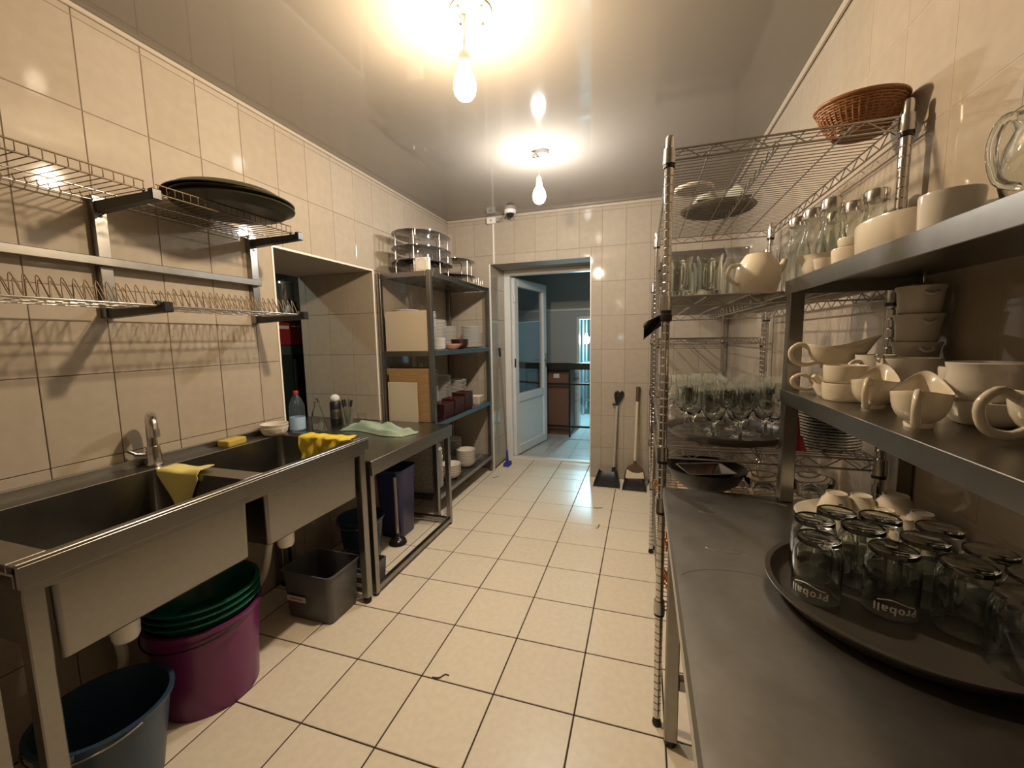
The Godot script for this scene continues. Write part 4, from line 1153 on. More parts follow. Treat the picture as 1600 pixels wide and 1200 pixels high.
# ---------------------------------------------------------------- things standing in the hatch
func build_niche_things() -> void:
	var y := 0.725
	var b := thing("water_bottle", "clear plastic water bottle with red cap and pale blue label in the hatch", "bottle", Vector3(-1.12, y, 1.235))
	part(b, "body", MB.new().lathe([Vector2(0, 0.004), Vector2(0.042, 0.0), Vector2(0.049, 0.008), Vector2(0.049, 0.15), Vector2(0.047, 0.158), Vector2(0.049, 0.166), Vector2(0.040, 0.195), Vector2(0.028, 0.225), Vector2(0.015, 0.24), Vector2(0.013, 0.255), Vector2(0, 0.255)], 26), mats["pet"])
	part(b, "label", MB.new().lathe([Vector2(0.0494, 0.01), Vector2(0.0498, 0.012), Vector2(0.0498, 0.092), Vector2(0.0494, 0.094)], 26), mats["label_blue"])
	part(b, "cap", MB.new().lathe([Vector2(0, 0.25), Vector2(0.0165, 0.25), Vector2(0.0165, 0.27), Vector2(0.0150, 0.272), Vector2(0, 0.272)], 20), mats["red_cap"])
	var g := thing("glass_carafe", "clear glass carafe with stopper standing beside the water bottle", "carafe", Vector3(-1.02, y, 1.16))
	part(g, "body", MB.new().lathe([Vector2(0, 0), Vector2(0.036, 0), Vector2(0.04, 0.006), Vector2(0.042, 0.06), Vector2(0.034, 0.12), Vector2(0.018, 0.155), Vector2(0.016, 0.185), Vector2(0.019, 0.19), Vector2(0.0145, 0.185), Vector2(0.0165, 0.155), Vector2(0.032, 0.12), Vector2(0.04, 0.06), Vector2(0.038, 0.01), Vector2(0, 0.008)], 24), mats["glass"])
	part(g, "stopper", MB.new().sphere(Vector3(0, 0.2, 0), Vector3(0.014, 0.014, 0.014), 14, 8), mats["glass"])
	var g2 := thing("glass_carafe", "small clear glass cruet in front of the carafe", "cruet", Vector3(-0.93, y, 1.215))
	part(g2, "body", MB.new().lathe([Vector2(0, 0), Vector2(0.026, 0), Vector2(0.028, 0.006), Vector2(0.024, 0.05), Vector2(0.012, 0.075), Vector2(0.013, 0.09), Vector2(0.011, 0.09), Vector2(0.010, 0.075), Vector2(0.022, 0.05), Vector2(0.026, 0.01), Vector2(0, 0.008)], 20), mats["glass"])
	var d := thing("pepper_mill", "dark cylindrical grinder with a pale round top in the hatch", "grinder", Vector3(-1.0, y, 1.005))
	part(d, "body", MB.new().lathe([Vector2(0, 0), Vector2(0.036, 0), Vector2(0.038, 0.005), Vector2(0.038, 0.16), Vector2(0.032, 0.168), Vector2(0, 0.168)], 24), mats["black_plastic"])
	part(d, "top", MB.new().sphere(Vector3(0, 0.19, 0), Vector3(0.034, 0.03, 0.034), 18, 10), mats["white_plastic"])
	part(d, "band", MB.new().lathe([Vector2(0.0385, 0.045), Vector2(0.039, 0.046), Vector2(0.039, 0.11), Vector2(0.0385, 0.111)], 24), mats["steel_dark"])
	var c := thing("cutlery_glass", "clear glass tumbler holding steel cutlery with dark handles in the hatch", "tumbler", Vector3(-0.915, y, 0.985))
	part(c, "glass", MB.new().lathe([Vector2(0, 0), Vector2(0.034, 0), Vector2(0.036, 0.004), Vector2(0.041, 0.11), Vector2(0.0395, 0.11), Vector2(0.0345, 0.008), Vector2(0, 0.008)], 22), mats["glass"])
	for k in 7:
		var a := TAU * k / 7.0
		var q := solo("cutlery_piece", "steel cutlery piece with dark handle standing in the clear tumbler", "cutlery", MB.new().rod(Vector3.ZERO, Vector3(0.017 * cos(a), 0.12, 0.017 * sin(a)), 0.0032, 6), mats["chrome"], Vector3(-0.915 + 0.012 * cos(a), y + 0.009, 0.985 + 0.012 * sin(a)), 0.0, "cutlery in the tumbler")
		part(q, "handle", MB.new().rod(Vector3(0.017 * cos(a), 0.12, 0.017 * sin(a)), Vector3(0.023 * cos(a), 0.165 + 0.006 * (k % 3), 0.023 * sin(a)), 0.0055, 8), mats["black_plastic"] if k % 2 == 0 else mats["chrome"])
	for k in 2:
		solo("small_tumbler", ["short clear tumbler beside the cutlery glass", "short clear tumbler near the green towel in the hatch"][k], "tumbler", MB.new().lathe([Vector2(0, 0), Vector2(0.026, 0), Vector2(0.031, 0.075), Vector2(0.0298, 0.075), Vector2(0.025, 0.008), Vector2(0, 0.008)], 20), mats["glass"], Vector3([-0.865, -0.835][k], y, [1.065, 0.93][k]))

# ---------------------------------------------------------------- chrome wire racks
func zigzag(m: MB, a: Vector3, b: Vector3, drop: float, step: float, r: float) -> void:
	var n := maxi(2, int(a.distance_to(b) / step))
	var pts := []
	for k in n + 1:
		pts.append(a.lerp(b, float(k) / n) - Vector3(0, drop if k % 2 == 1 else 0.0, 0))
	m.tube(pts, r, 5)

func wire_rack(label: String, x0: float, x1: float, z0: float, z1: float, h: float, ys: Array) -> Node3D:
	var o := thing("wire_rack", label, "rack")
	var prof := [Vector2(0, 0.03), Vector2(0.0125, 0.03)]
	var y := 0.06
	while y < h - 0.03:
		prof.append(Vector2(0.0125, y - 0.0022))
		prof.append(Vector2(0.0112, y))
		prof.append(Vector2(0.0125, y + 0.0022))
		y += 0.0254
	prof.append(Vector2(0.0125, h - 0.006))
	prof.append(Vector2(0.010, h))
	prof.append(Vector2(0, h))
	var pm := MB.new().lathe(prof, 12, Vector3.ZERO, 1.0, 1.0, 0.9).mesh()
	var fm := MB.new().lathe([Vector2(0, 0), Vector2(0.014, 0), Vector2(0.016, 0.006), Vector2(0.013, 0.02), Vector2(0.008, 0.032), Vector2(0, 0.032)], 12).mesh()
	var cm := MB.new().lathe([Vector2(0.0126, -0.038), Vector2(0.0185, -0.038), Vector2(0.0165, 0.004), Vector2(0.0126, 0.004)], 14).mesh()
	var rg := MB.new().lathe([Vector2(0.0126, -0.048), Vector2(0.0165, -0.048), Vector2(0.0165, -0.039), Vector2(0.0126, -0.039)], 14).mesh()
	for x in [x0, x1]:
		for z in [z0, z1]:
			var p := part(o, "post", pm, mats["chrome"], Vector3(x, 0, z))
			part(p, "foot", fm, mats["foot_black"])
	for yy in ys:
		var t: float = yy
		var s := MB.new()
		var cs := [Vector3(x0, t, z0), Vector3(x1, t, z0), Vector3(x1, t, z1), Vector3(x0, t, z1)]
		for k in 4:
			var a: Vector3 = cs[k]
			var b: Vector3 = cs[(k + 1) % 4]
			s.rod(a, b, 0.003, 6)
			s.rod(a - Vector3(0, 0.03, 0), b - Vector3(0, 0.03, 0), 0.003, 6)
			zigzag(s, a - Vector3(0, 0.001, 0), b - Vector3(0, 0.001, 0), 0.029, 0.042, 0.0018)
		var sh := part(o, "wire_shelf", s, mats["chrome_wire"])
		var d := MB.new()
		var n := int((z1 - z0) / 0.0262)
		for k in range(1, n):
			var z := z0 + (z1 - z0) * k / n
			d.rod(Vector3(x0, t + 0.0015, z), Vector3(x1, t + 0.0015, z), 0.0016, 5)
		part(sh, "deck_wires", d, mats["chrome_wire"]).set_meta("kind", "stuff")
		var u := MB.new()
		for f in [0.2, 0.4, 0.6, 0.8]:
			var x := lerpf(x0, x1, f)
			u.rod(Vector3(x, t - 0.003, z0), Vector3(x, t - 0.003, z1), 0.0024, 6)
		var xm := lerpf(x0, x1, 0.5)
		u.rod(Vector3(xm, t - 0.028, z0), Vector3(xm, t - 0.028, z1), 0.003, 6)
		zigzag(u, Vector3(xm, t - 0.002, z0), Vector3(xm, t - 0.002, z1), 0.026, 0.035, 0.0018)
		part(sh, "support_wires", u, mats["chrome_wire"])
		for c in cs:
			part(part(sh, "collar", cm, mats["chrome_wire"], c + Vector3(0, -0.002, 0)), "clip_ring", rg, mats["black_plastic"])
	return o

func wine_glass_mesh(h: float, r: float) -> ArrayMesh:
	var b := h * 0.46
	return MB.new().lathe([Vector2(0, 0.0), Vector2(r * 0.92, 0.0), Vector2(r * 0.94, 0.002), Vector2(r * 0.35, 0.006), Vector2(0.0045, 0.012), Vector2(0.004, b * 0.8), Vector2(0.008, b * 0.93), Vector2(r * 0.7, b * 1.15), Vector2(r, b + (h - b) * 0.45), Vector2(r * 0.88, h), Vector2(r * 0.86, h), Vector2(r * 0.965, b + (h - b) * 0.45), Vector2(r * 0.66, b * 1.18), Vector2(0, b * 1.0)], 18, Vector3.ZERO, 1.0, 1.0, 0.6).mesh()

func build_wire_racks() -> void:
	wire_rack("tall chrome wire rack crowded with glassware behind the steel counter", 1.182, 1.745, 0.885, 2.066, 1.90, [1.862, 1.438, 0.968, 0.80, 0.45])
	wire_rack("second chrome wire rack standing between the crowded rack and back wall", 1.19, 1.745, -0.385, 0.835, 1.78, [1.74, 1.30, 0.85, 0.40])
	# basket on the top shelf
	var bt := 1.8655
	var bk := thing("wicker_basket", "oval honey-brown wicker bread basket on the rack's top shelf", "basket", Vector3(1.680, bt, 1.968), 0.0)
	var bp := []
	for j in 9:
		var f := j / 8.0
		bp.append(Vector2(lerpf(0.58, 1.0, pow(f, 0.8)), 0.004 + 0.072 * f))
	var wall := MB.new()
	for j in 13:
		var f := j / 12.0
		var w := lerpf(0.58, 1.0, pow(f, 0.8))
		var pts := []
		for i in 40:
			var a := TAU * i / 40.0
			var q := w + 0.012 * (1.0 if (i + j) % 2 == 0 else -1.0)
			pts.append(Vector3(cos(a) * 0.102 * q, 0.005 + 0.075 * f, sin(a) * 0.084 * q))
		wall.tube(pts, 0.0036, 6, true)
	part(bk, "weave", wall, mats["wicker"])
	var ribs := MB.new()
	for i in 40:
		var a := TAU * i / 40.0
		ribs.tube([Vector3(cos(a) * 0.102 * 0.58, 0.003, sin(a) * 0.084 * 0.58), Vector3(cos(a) * 0.102 * 0.85, 0.04, sin(a) * 0.084 * 0.85), Vector3(cos(a) * 0.102, 0.082, sin(a) * 0.084)], 0.0026, 5)
	part(bk, "ribs", ribs, mats["wicker"])
	part(bk, "base", MB.new().lathe([Vector2(0, 0), Vector2(0.6, 0), Vector2(0.6, 0.005), Vector2(0, 0.006)], 36, Vector3.ZERO, 0.102, 0.084), mats["wicker"])
	var rim := []
	for i in 40:
		var a := TAU * i / 40.0
		rim.append(Vector3(cos(a) * 0.103, 0.083, sin(a) * 0.085))
	part(bk, "rim", MB.new().tube(rim, 0.0055, 8, true), mats["wicker"])
	# pale lid, gray round tray and crumpled gray cloth on the top shelf
	solo("plastic_plate", "white round plastic plate lying on the rack's top shelf", "plate", MB.new().lathe([Vector2(0, 0), Vector2(0.065, 0), Vector2(0.07, 0.006), Vector2(0.068, 0.012), Vector2(0.03, 0.02), Vector2(0, 0.022)], 28), mats["white_plastic"], Vector3(1.29, bt, 1.655))
	solo("gray_tray", "dull gray round tray on the rack's top shelf under a crumpled cloth", "tray", MB.new().lathe([Vector2(0, 0), Vector2(0.14, 0), Vector2(0.155, 0.012), Vector2(0.153, 0.014), Vector2(0.138, 0.003), Vector2(0, 0.003)], 36), mat("tray_gray", lin(0.20, 0.17, 0.14), 0.5), Vector3(1.42, bt, 1.335))
	var rc := func(u: float, w: float) -> Vector3:
		var x := 1.31 + 0.20 * u
		var z := 1.24 + 0.22 * w
		var e := minf(minf(u, 1.0 - u), minf(w, 1.0 - w)) * 5.0
		return Vector3(x + 0.02 * sin(w * 9.0), bt + 0.022 + 0.06 * smoothstep(0.0, 1.0, e) * (0.6 + 0.4 * sin(u * 11.0 + w * 7.0)), z + 0.02 * sin(u * 8.0))
	solo("gray_cloth", "crumpled gray-green cloth lying on the gray tray", "cloth", MB.new().sheet(rc, 26, 26, 0.004), mats["gray_cloth"])
	# beer mugs on the second shelf
	var y2 := 1.4415
	var mug := thing("beer_mug", "heavy clear glass beer mug in the rows on the rack's second shelf", "mug", Vector3(1.225, y2, 1.985), -1.5, "beer mugs on the second shelf")
	var mp := [Vector2(0, 0), Vector2(0.034, 0), Vector2(0.036, 0.004), Vector2(0.034, 0.02), Vector2(0.035, 0.10), Vector2(0.038, 0.125), Vector2(0.0355, 0.125), Vector2(0.032, 0.10), Vector2(0.031, 0.02), Vector2(0, 0.016)]
	part(mug, "body", MB.new().lathe(mp, 20, Vector3.ZERO, 1, 1, 0.6), mats["glass"])
	part(mug, "handle", MB.new().tube(curve_pts([Vector3(0.033, 0.105, 0), Vector3(0.06, 0.10, 0), Vector3(0.068, 0.065, 0), Vector3(0.056, 0.032, 0), Vector3(0.033, 0.026, 0)], 14), 0.006, 8), mats["glass"])
	for q in [[1.312, 1.985, -1.6], [1.226, 1.865, -1.4], [1.312, 1.865, -1.7], [1.225, 1.745, -1.55], [1.312, 1.745, -1.4], [1.226, 1.625, -1.65], [1.312, 1.625, -1.5], [1.40, 1.65, -1.6]]:
		copy(mug, Vector3(q[0], y2, q[1]), q[2])
	# white teapot-like jug
	var jg := thing("white_jug", "big cream porcelain jug with a short spout on the rack's second shelf", "jug", Vector3(1.448, y2, 1.962), deg_to_rad(200.0))
	part(jg, "body", MB.new().lathe([Vector2(0, 0), Vector2(0.046, 0), Vector2(0.052, 0.006), Vector2(0.064, 0.045), Vector2(0.058, 0.085), Vector2(0.038, 0.115), Vector2(0.033, 0.122), Vector2(0.030, 0.12), Vector2(0.050, 0.085), Vector2(0.058, 0.045), Vector2(0.046, 0.01), Vector2(0, 0.008)], 32), mats["porcelain_cream"])
	part(jg, "handle", MB.new().tube(curve_pts([Vector3(0.055, 0.09, 0), Vector3(0.085, 0.085, 0), Vector3(0.092, 0.055, 0), Vector3(0.062, 0.028, 0)], 12), 0.006, 8), mats["porcelain_cream"])
	part(jg, "spout", MB.new().tube([Vector3(-0.05, 0.05, 0), Vector3(-0.075, 0.08, 0), Vector3(-0.085, 0.105, 0)], 0.014, 10, false, 0.008), mats["porcelain_cream"])
	# tall glass pitchers behind
	for k in 3:
		solo("glass_pitcher", "tall clear glass vase behind the cream jug on the second shelf", "vase", MB.new().lathe([Vector2(0, 0), Vector2(0.045, 0), Vector2(0.05, 0.005), Vector2(0.052, 0.10), Vector2(0.036, 0.15), Vector2(0.048, 0.19), Vector2(0.046, 0.19), Vector2(0.033, 0.15), Vector2(0.049, 0.10), Vector2(0.046, 0.01), Vector2(0, 0.008)], 22), mats["glass_thin"], Vector3([1.425, 1.52, 1.49][k], y2, [1.80, 1.74, 1.60][k]), 0.0, "vases on the second shelf")
	# tall coffee carafes with steel lids along the wall side
	for k in 6:
		var o := thing("glass_carafe", "tall clear glass carafe with shiny steel lid by the wall on the second shelf", "carafe", Vector3([1.600, 1.612, 1.626, 1.700, 1.710, 1.690][k], y2, [1.795, 1.885, 1.985, 1.925, 2.025, 1.815][k]), 0.0, "carafes along the wall")
		part(o, "body", MB.new().lathe([Vector2(0, 0), Vector2(0.036, 0), Vector2(0.039, 0.004), Vector2(0.041, 0.06), Vector2(0.040, 0.13), Vector2(0.026, 0.185), Vector2(0.022, 0.21), Vector2(0.026, 0.232), Vector2(0.024, 0.232), Vector2(0.020, 0.21), Vector2(0.024, 0.185), Vector2(0.038, 0.13), Vector2(0.039, 0.06), Vector2(0.036, 0.008), Vector2(0, 0.006)], 24), mats["glass"])
		part(o, "lid", MB.new().lathe([Vector2(0, 0.228), Vector2(0.028, 0.228), Vector2(0.029, 0.252), Vector2(0.026, 0.258), Vector2(0, 0.260)], 22), mats["chrome"])
	# third shelf: round tray with stemware
	var y3 := 0.9715
	solo("round_tray", "dark brown round tray under stemmed glasses on the rack's third shelf", "tray", MB.new().lathe([Vector2(0, 0), Vector2(0.18, 0), Vector2(0.188, 0.004), Vector2(0.196, 0.022), Vector2(0.198, 0.026), Vector2(0.193, 0.024), Vector2(0.182, 0.006), Vector2(0, 0.005)], 56), mats["tray_brown"], Vector3(1.40, y3, 1.84))
	var wm := [wine_glass_mesh(0.135, 0.034), wine_glass_mesh(0.155, 0.032), wine_glass_mesh(0.12, 0.030)]
	var put := []
	for r in 2:
		for k in [5, 11][r]:
			var a: float = TAU * k / [5, 11][r] + r * 0.3
			put.append(Vector3(1.40 + cos(a) * [0.062, 0.136][r], y3 + 0.0055, 1.84 + sin(a) * [0.062, 0.136][r]))
	for v in put:
		solo("wine_glass", "clear stemmed wine glass standing on the round tray of the third shelf", "glass", wm[rng.randi() % 3], mats["glass"], v, 0.0, "wine glasses on the rack tray")
	for j in 9:
		for i in 7:
			var p := Vector3(1.225 + 0.078 * i + rng.randf_range(-0.004, 0.004), y3 + 0.0008, 0.945 + 0.077 * j + rng.randf_range(-0.004, 0.004))
			if Vector2(p.x - 1.40, p.z - 1.84).length() < 0.24 or p.x > 1.715:
				continue
			solo("wine_glass", "clear stemmed wine glass standing on the wires of the third shelf", "glass", wm[(i + j) % 3], mats["glass" if j > 7 or (i + j) % 4 == 0 else "glass_thin"], p, 0.0, "wine glasses on the rack wires")
	# stack of clear glass plates and red cloth at the wall side
	var gp := MB.new().lathe([Vector2(0, 0), Vector2(0.055, 0), Vector2(0.084, 0.012), Vector2(0.084, 0.0145), Vector2(0.054, 0.003), Vector2(0, 0.003)], 28).mesh()
	for k in 15:
		solo("glass_plate", "clear glass plate in the stack at the rack's wall side", "plate", gp, mats["glass"], Vector3(1.654 + rng.randf_range(-0.001, 0.001), y3 + 0.0008 + 0.0088 * k, 1.968), 0.0, "glass plates on the third shelf")
	var pc := func(u: float, w: float) -> Vector3:
		var e := minf(minf(u, 1.0 - u), minf(w, 1.0 - w)) * 5.0
		return Vector3(1.522 + 0.055 * u, y3 + 0.006 + 0.10 * smoothstep(0.0, 1.0, e) * (0.7 + 0.3 * sin(u * 9.0 + w * 5.0)), 2.005 + 0.045 * w + 0.01 * sin(u * 6.0))
	solo("red_cloth", "crumpled red cloth tucked beside the stack of glass plates", "cloth", MB.new().sheet(pc, 16, 12, 0.003), mats["pink_cloth"])
	# fourth shelf: bowls
	var y4 := 0.8035
	solo("black_bowl", "wide black plastic bowl on the low shelf behind the counter end", "bowl", bowl_mesh(0.125, 0.075, 0.07), mats["black_plastic"], Vector3(1.325, y4, 1.93))
	solo("steel_bowl", "small square-lipped steel bowl resting inside the black bowl", "bowl", MB.new().rloft([[0.0, 0.0, 0.0, 0.0], [0.0, 0.035, 0.03, 0.012], [0.055, 0.075, 0.06, 0.012], [0.058, 0.08, 0.064, 0.012], [0.058, 0.074, 0.058, 0.01], [0.004, 0.034, 0.029, 0.01], [0.004, 0.0, 0.0, 0.0]]).mesh(), mats["foil"], Vector3(1.325, y4 + 0.008, 1.93), 0.3)
	for k in 2:
		solo("glass_bowl", ["round clear glass bowl on the low shelf beside the black bowl", "round clear glass bowl on the low shelf next to the wall side"][k], "bowl", bowl_mesh(0.062, 0.06, 0.045), mats["glass"], Vector3([1.50, 1.635][k], y4, [1.95, 1.93][k]))
	# bottom shelf: boxes and copper bows
	for k in 3:
		solo("cardboard_box", ["small brown cardboard box on the rack's lowest shelf near the counter leg", "wide brown cardboard box on the rack's lowest shelf", "brown cardboard box on the lowest shelf toward the door"][k], "box", MB.new().box(Vector3(0, 0.09, 0), Vector3(0.34, 0.18, 0.28), 0.003), mats["cardboard"], Vector3(1.45, 0.4535, [1.86, 1.52, 1.17][k]))
	for k in 4:
		var o := thing("copper_bow", "crinkled copper ribbon bow hanging along the rack's lower side", "ribbon bow", Vector3(1.215, 0.4535, [2.02, 1.72, 1.40, 1.08][k]), 0.3 * k, "copper bows on the rack")
		var cb := MB.new()
		for i in 7:
			var a := TAU * i / 7.0
			cb.tube(curve_pts([Vector3(0, 0.04, 0), Vector3(0.022 * cos(a), 0.065 + 0.012 * sin(i * 2.0), 0.035 * sin(a)), Vector3(0.018 * cos(a + 0.5), 0.03, 0.03 * sin(a + 0.5)), Vector3(0, 0.035, 0)], 8), 0.0045, 5)
		part(o, "loops", cb, mats["copper"])
		part(o, "tail", MB.new().tube(curve_pts([Vector3(0, 0.04, 0), Vector3(0.005, 0.02, 0.01), Vector3(-0.004, 0.0045, 0.02)], 6), 0.0045, 5), mats["copper"])
	# black strap tied to the near post
	var sb := thing("black_strap", "black fabric strap knotted around the rack post beside the door side", "strap", Vector3(1.182, 1.375, 2.066))
	part(sb, "knot", MB.new().lathe([Vector2(0.0128, -0.012), Vector2(0.018, -0.010), Vector2(0.019, 0.0), Vector2(0.018, 0.010), Vector2(0.0128, 0.012)], 14), mats["black_plastic"])
	var tl := func(u: float, w: float) -> Vector3:
		return Vector3(-0.014 - 0.05 * w, -0.005 - 0.035 * w + 0.034 * (u - 0.5) * (1.0 + 0.5 * w), 0.008 * sin(u * 6.0 + w * 4.0))
	part(sb, "tail", MB.new().sheet(tl, 6, 10, 0.002), mats["black_plastic"])
	# things on the second rack
	solo("dark_case", "flat dark case lying on top of the second wire rack", "case", MB.new().box(Vector3(0, 0.05, 0), Vector3(0.48, 0.10, 0.60), 0.006), mats["dark_box"], Vector3(1.47, 1.7435, 0.30))
	solo("film_roll_box", "long pale carton on the middle of the second wire rack", "box", MB.new().box(Vector3(0, 0.08, 0), Vector3(0.36, 0.16, 0.5), 0.004), mats["board_cream"], Vector3(1.49, 0.8535, 0.2))
	solo("storage_tub", "gray plastic tub on the lowest shelf of the second wire rack", "tub", MB.new().rloft([[0.0, 0.0, 0.0, 0.0], [0.0, 0.2, 0.3, 0.03], [0.2, 0.22, 0.32, 0.04], [0.2, 0.21, 0.31, 0.035], [0.01, 0.19, 0.29, 0.03], [0.01, 0.0, 0.0, 0.0]]), mats["gray_bin"], Vector3(1.47, 0.4035, 0.25))

# ---------------------------------------------------------------- counter and over-shelf
func build_right_table() -> void:
	var st: Material = mats["steel_table"]
	var o := thing("steel_counter", "long stainless steel counter with scratched top along the right wall", "counter")
	var z0 := 2.092
	var z1 := 4.2
	part(o, "top", MB.new().span(Vector3(1.183, 0.812, z0), Vector3(1.786, 0.85, z1), 0.005), st)
	for x in [1.222, 1.75]:
		for z in [2.125, 3.15, 4.16]:
			var lg := part(o, "leg", MB.new().span(Vector3(x - 0.02, 0.02, z - 0.02), Vector3(x + 0.02, 0.813, z + 0.02), 0.003), mats["steel"])
			part(lg, "foot", MB.new().lathe([Vector2(0, 0), Vector2(0.018, 0), Vector2(0.021, 0.006), Vector2(0.018, 0.022), Vector2(0, 0.022)], 12, Vector3(x, 0, z)), mats["foot_black"])
	part(o, "crossbar", MB.new().span(Vector3(1.242, 0.20, 2.11), Vector3(1.73, 0.24, 2.14), 0.003), mats["steel"])
	part(o, "crossbar", MB.new().span(Vector3(1.73 + 0.005, 0.20, 2.145), Vector3(1.765, 0.24, 4.14), 0.003), mats["steel"])
	# scratches and rub marks on the worktop: thin bright arcs in the metal
	var sc := MB.new()
	for q in [[1.30, 2.62, 0.11, 3.5, 5.6], [1.27, 2.55, 0.15, 5.0, 6.1], [1.34, 2.22, 0.10, 0.2, 2.4], [1.42, 2.19, 0.09, 3.3, 5.8], [1.30, 2.45, 0.05, 1.0, 2.6]]:
		var pts := []
		for k in 17:
			var a: float = lerpf(q[3], q[4], k / 16.0)
			pts.append(Vector3(q[0] + cos(a) * q[2], 0.8501, q[1] + sin(a) * q[2] * 0.6))
		sc.tube(pts, 0.0006, 4)
	part(o, "rub_marks", sc, mats["chrome"])
	var s := thing("over_shelf", "two-tier stainless steel shelf standing on the counter along the wall", "shelf")
	var xs := [1.507, 1.768]
	for x in xs:
		for z in [2.118, 3.2, 4.1]:
			part(s, "post", MB.new().span(Vector3(x - 0.017, 0.8502, z - 0.017), Vector3(x + 0.017, 1.44, z + 0.017), 0.002), mats["steel"])
	for y in [1.167, 1.463]:
		var m := MB.new().span(Vector3(1.487, y - 0.006, 2.098), Vector3(1.787, y, z1 - 0.05), 0.001)
		m.span(Vector3(1.487, y - 0.036, 2.098), Vector3(1.493, y - 0.004, z1 - 0.05), 0.001)
		m.span(Vector3(1.493, y - 0.036, 2.098), Vector3(1.787, y - 0.004, 2.104), 0.001)
		part(s, "shelf", m, mats["steel"])

func gravy_boat_mesh() -> ArrayMesh:
	var rows := []
	var lv := [[0.0, 0.30, 0.0], [0.0, 0.50, 0.0], [0.005, 0.53, 0.0], [0.009, 0.50, 0.0], [0.014, 0.68, 0.02], [0.022, 0.84, 0.08], [0.032, 0.95, 0.22], [0.042, 1.0, 0.45], [0.051, 1.02, 0.75], [0.057, 1.05, 1.0], [0.0585, 1.04, 1.02], [0.0575, 1.0, 1.0], [0.050, 0.97, 0.75], [0.041, 0.94, 0.45], [0.031, 0.88, 0.22], [0.022, 0.76, 0.08], [0.016, 0.56, 0.02], [0.013, 0.28, 0.0], [0.013, 0.0, 0.0]]
	for q in lv:
		var r := PackedVector3Array()
		for i in 56:
			var a := TAU * i / 56.0
			var c := cos(a)
			var fw := maxf(0.0, c)
			var bw := maxf(0.0, -c)
			var wdt: float = 0.042 * q[1] * (1.0 - 0.22 * q[2] * pow(fw, 2.0))
			r.append(Vector3(c * 0.064 * q[1] + 0.032 * q[2] * pow(fw, 2.0), q[0] + q[2] * (0.030 * pow(fw, 2.0) + 0.008 * pow(bw, 2.0)), sin(a) * wdt))
		rows.append(r)
	return MB.new().grid(rows, true, 0.5).mesh()

func gravy_boat(label: String, at: Vector3, turn: float, group: String) -> Node3D:
	var o := thing("gravy_boat", label, "gravy boat", at, turn, group)
	if not mats.has("_boat"):
		mats["_boat"] = gravy_boat_mesh()
		mats["_boat_handle"] = MB.new().tube(curve_pts([Vector3(-0.060, 0.054, 0), Vector3(-0.085, 0.066, 0), Vector3(-0.106, 0.048, 0), Vector3(-0.098, 0.020, 0), Vector3(-0.070, 0.010, 0), Vector3(-0.045, 0.018, 0)], 18), 0.0062, 8).mesh()
	part(o, "body", mats["_boat"], mats["porcelain_cream"])
	part(o, "handle", mats["_boat_handle"], mats["porcelain_cream"])
	return o

func ramekin_mesh(r: float, h: float) -> ArrayMesh:
	return MB.new().lathe([Vector2(0, 0.001), Vector2(r * 0.86, 0.0), Vector2(r * 0.93, 0.003), Vector2(r * 0.95, 0.008), Vector2(r, h - 0.004), Vector2(r - 0.001, h), Vector2(r - 0.004, h), Vector2(r - 0.006, h - 0.004), Vector2(r * 0.88 - 0.004, 0.010), Vector2(r * 0.8, 0.006), Vector2(0, 0.005)], 32).mesh()

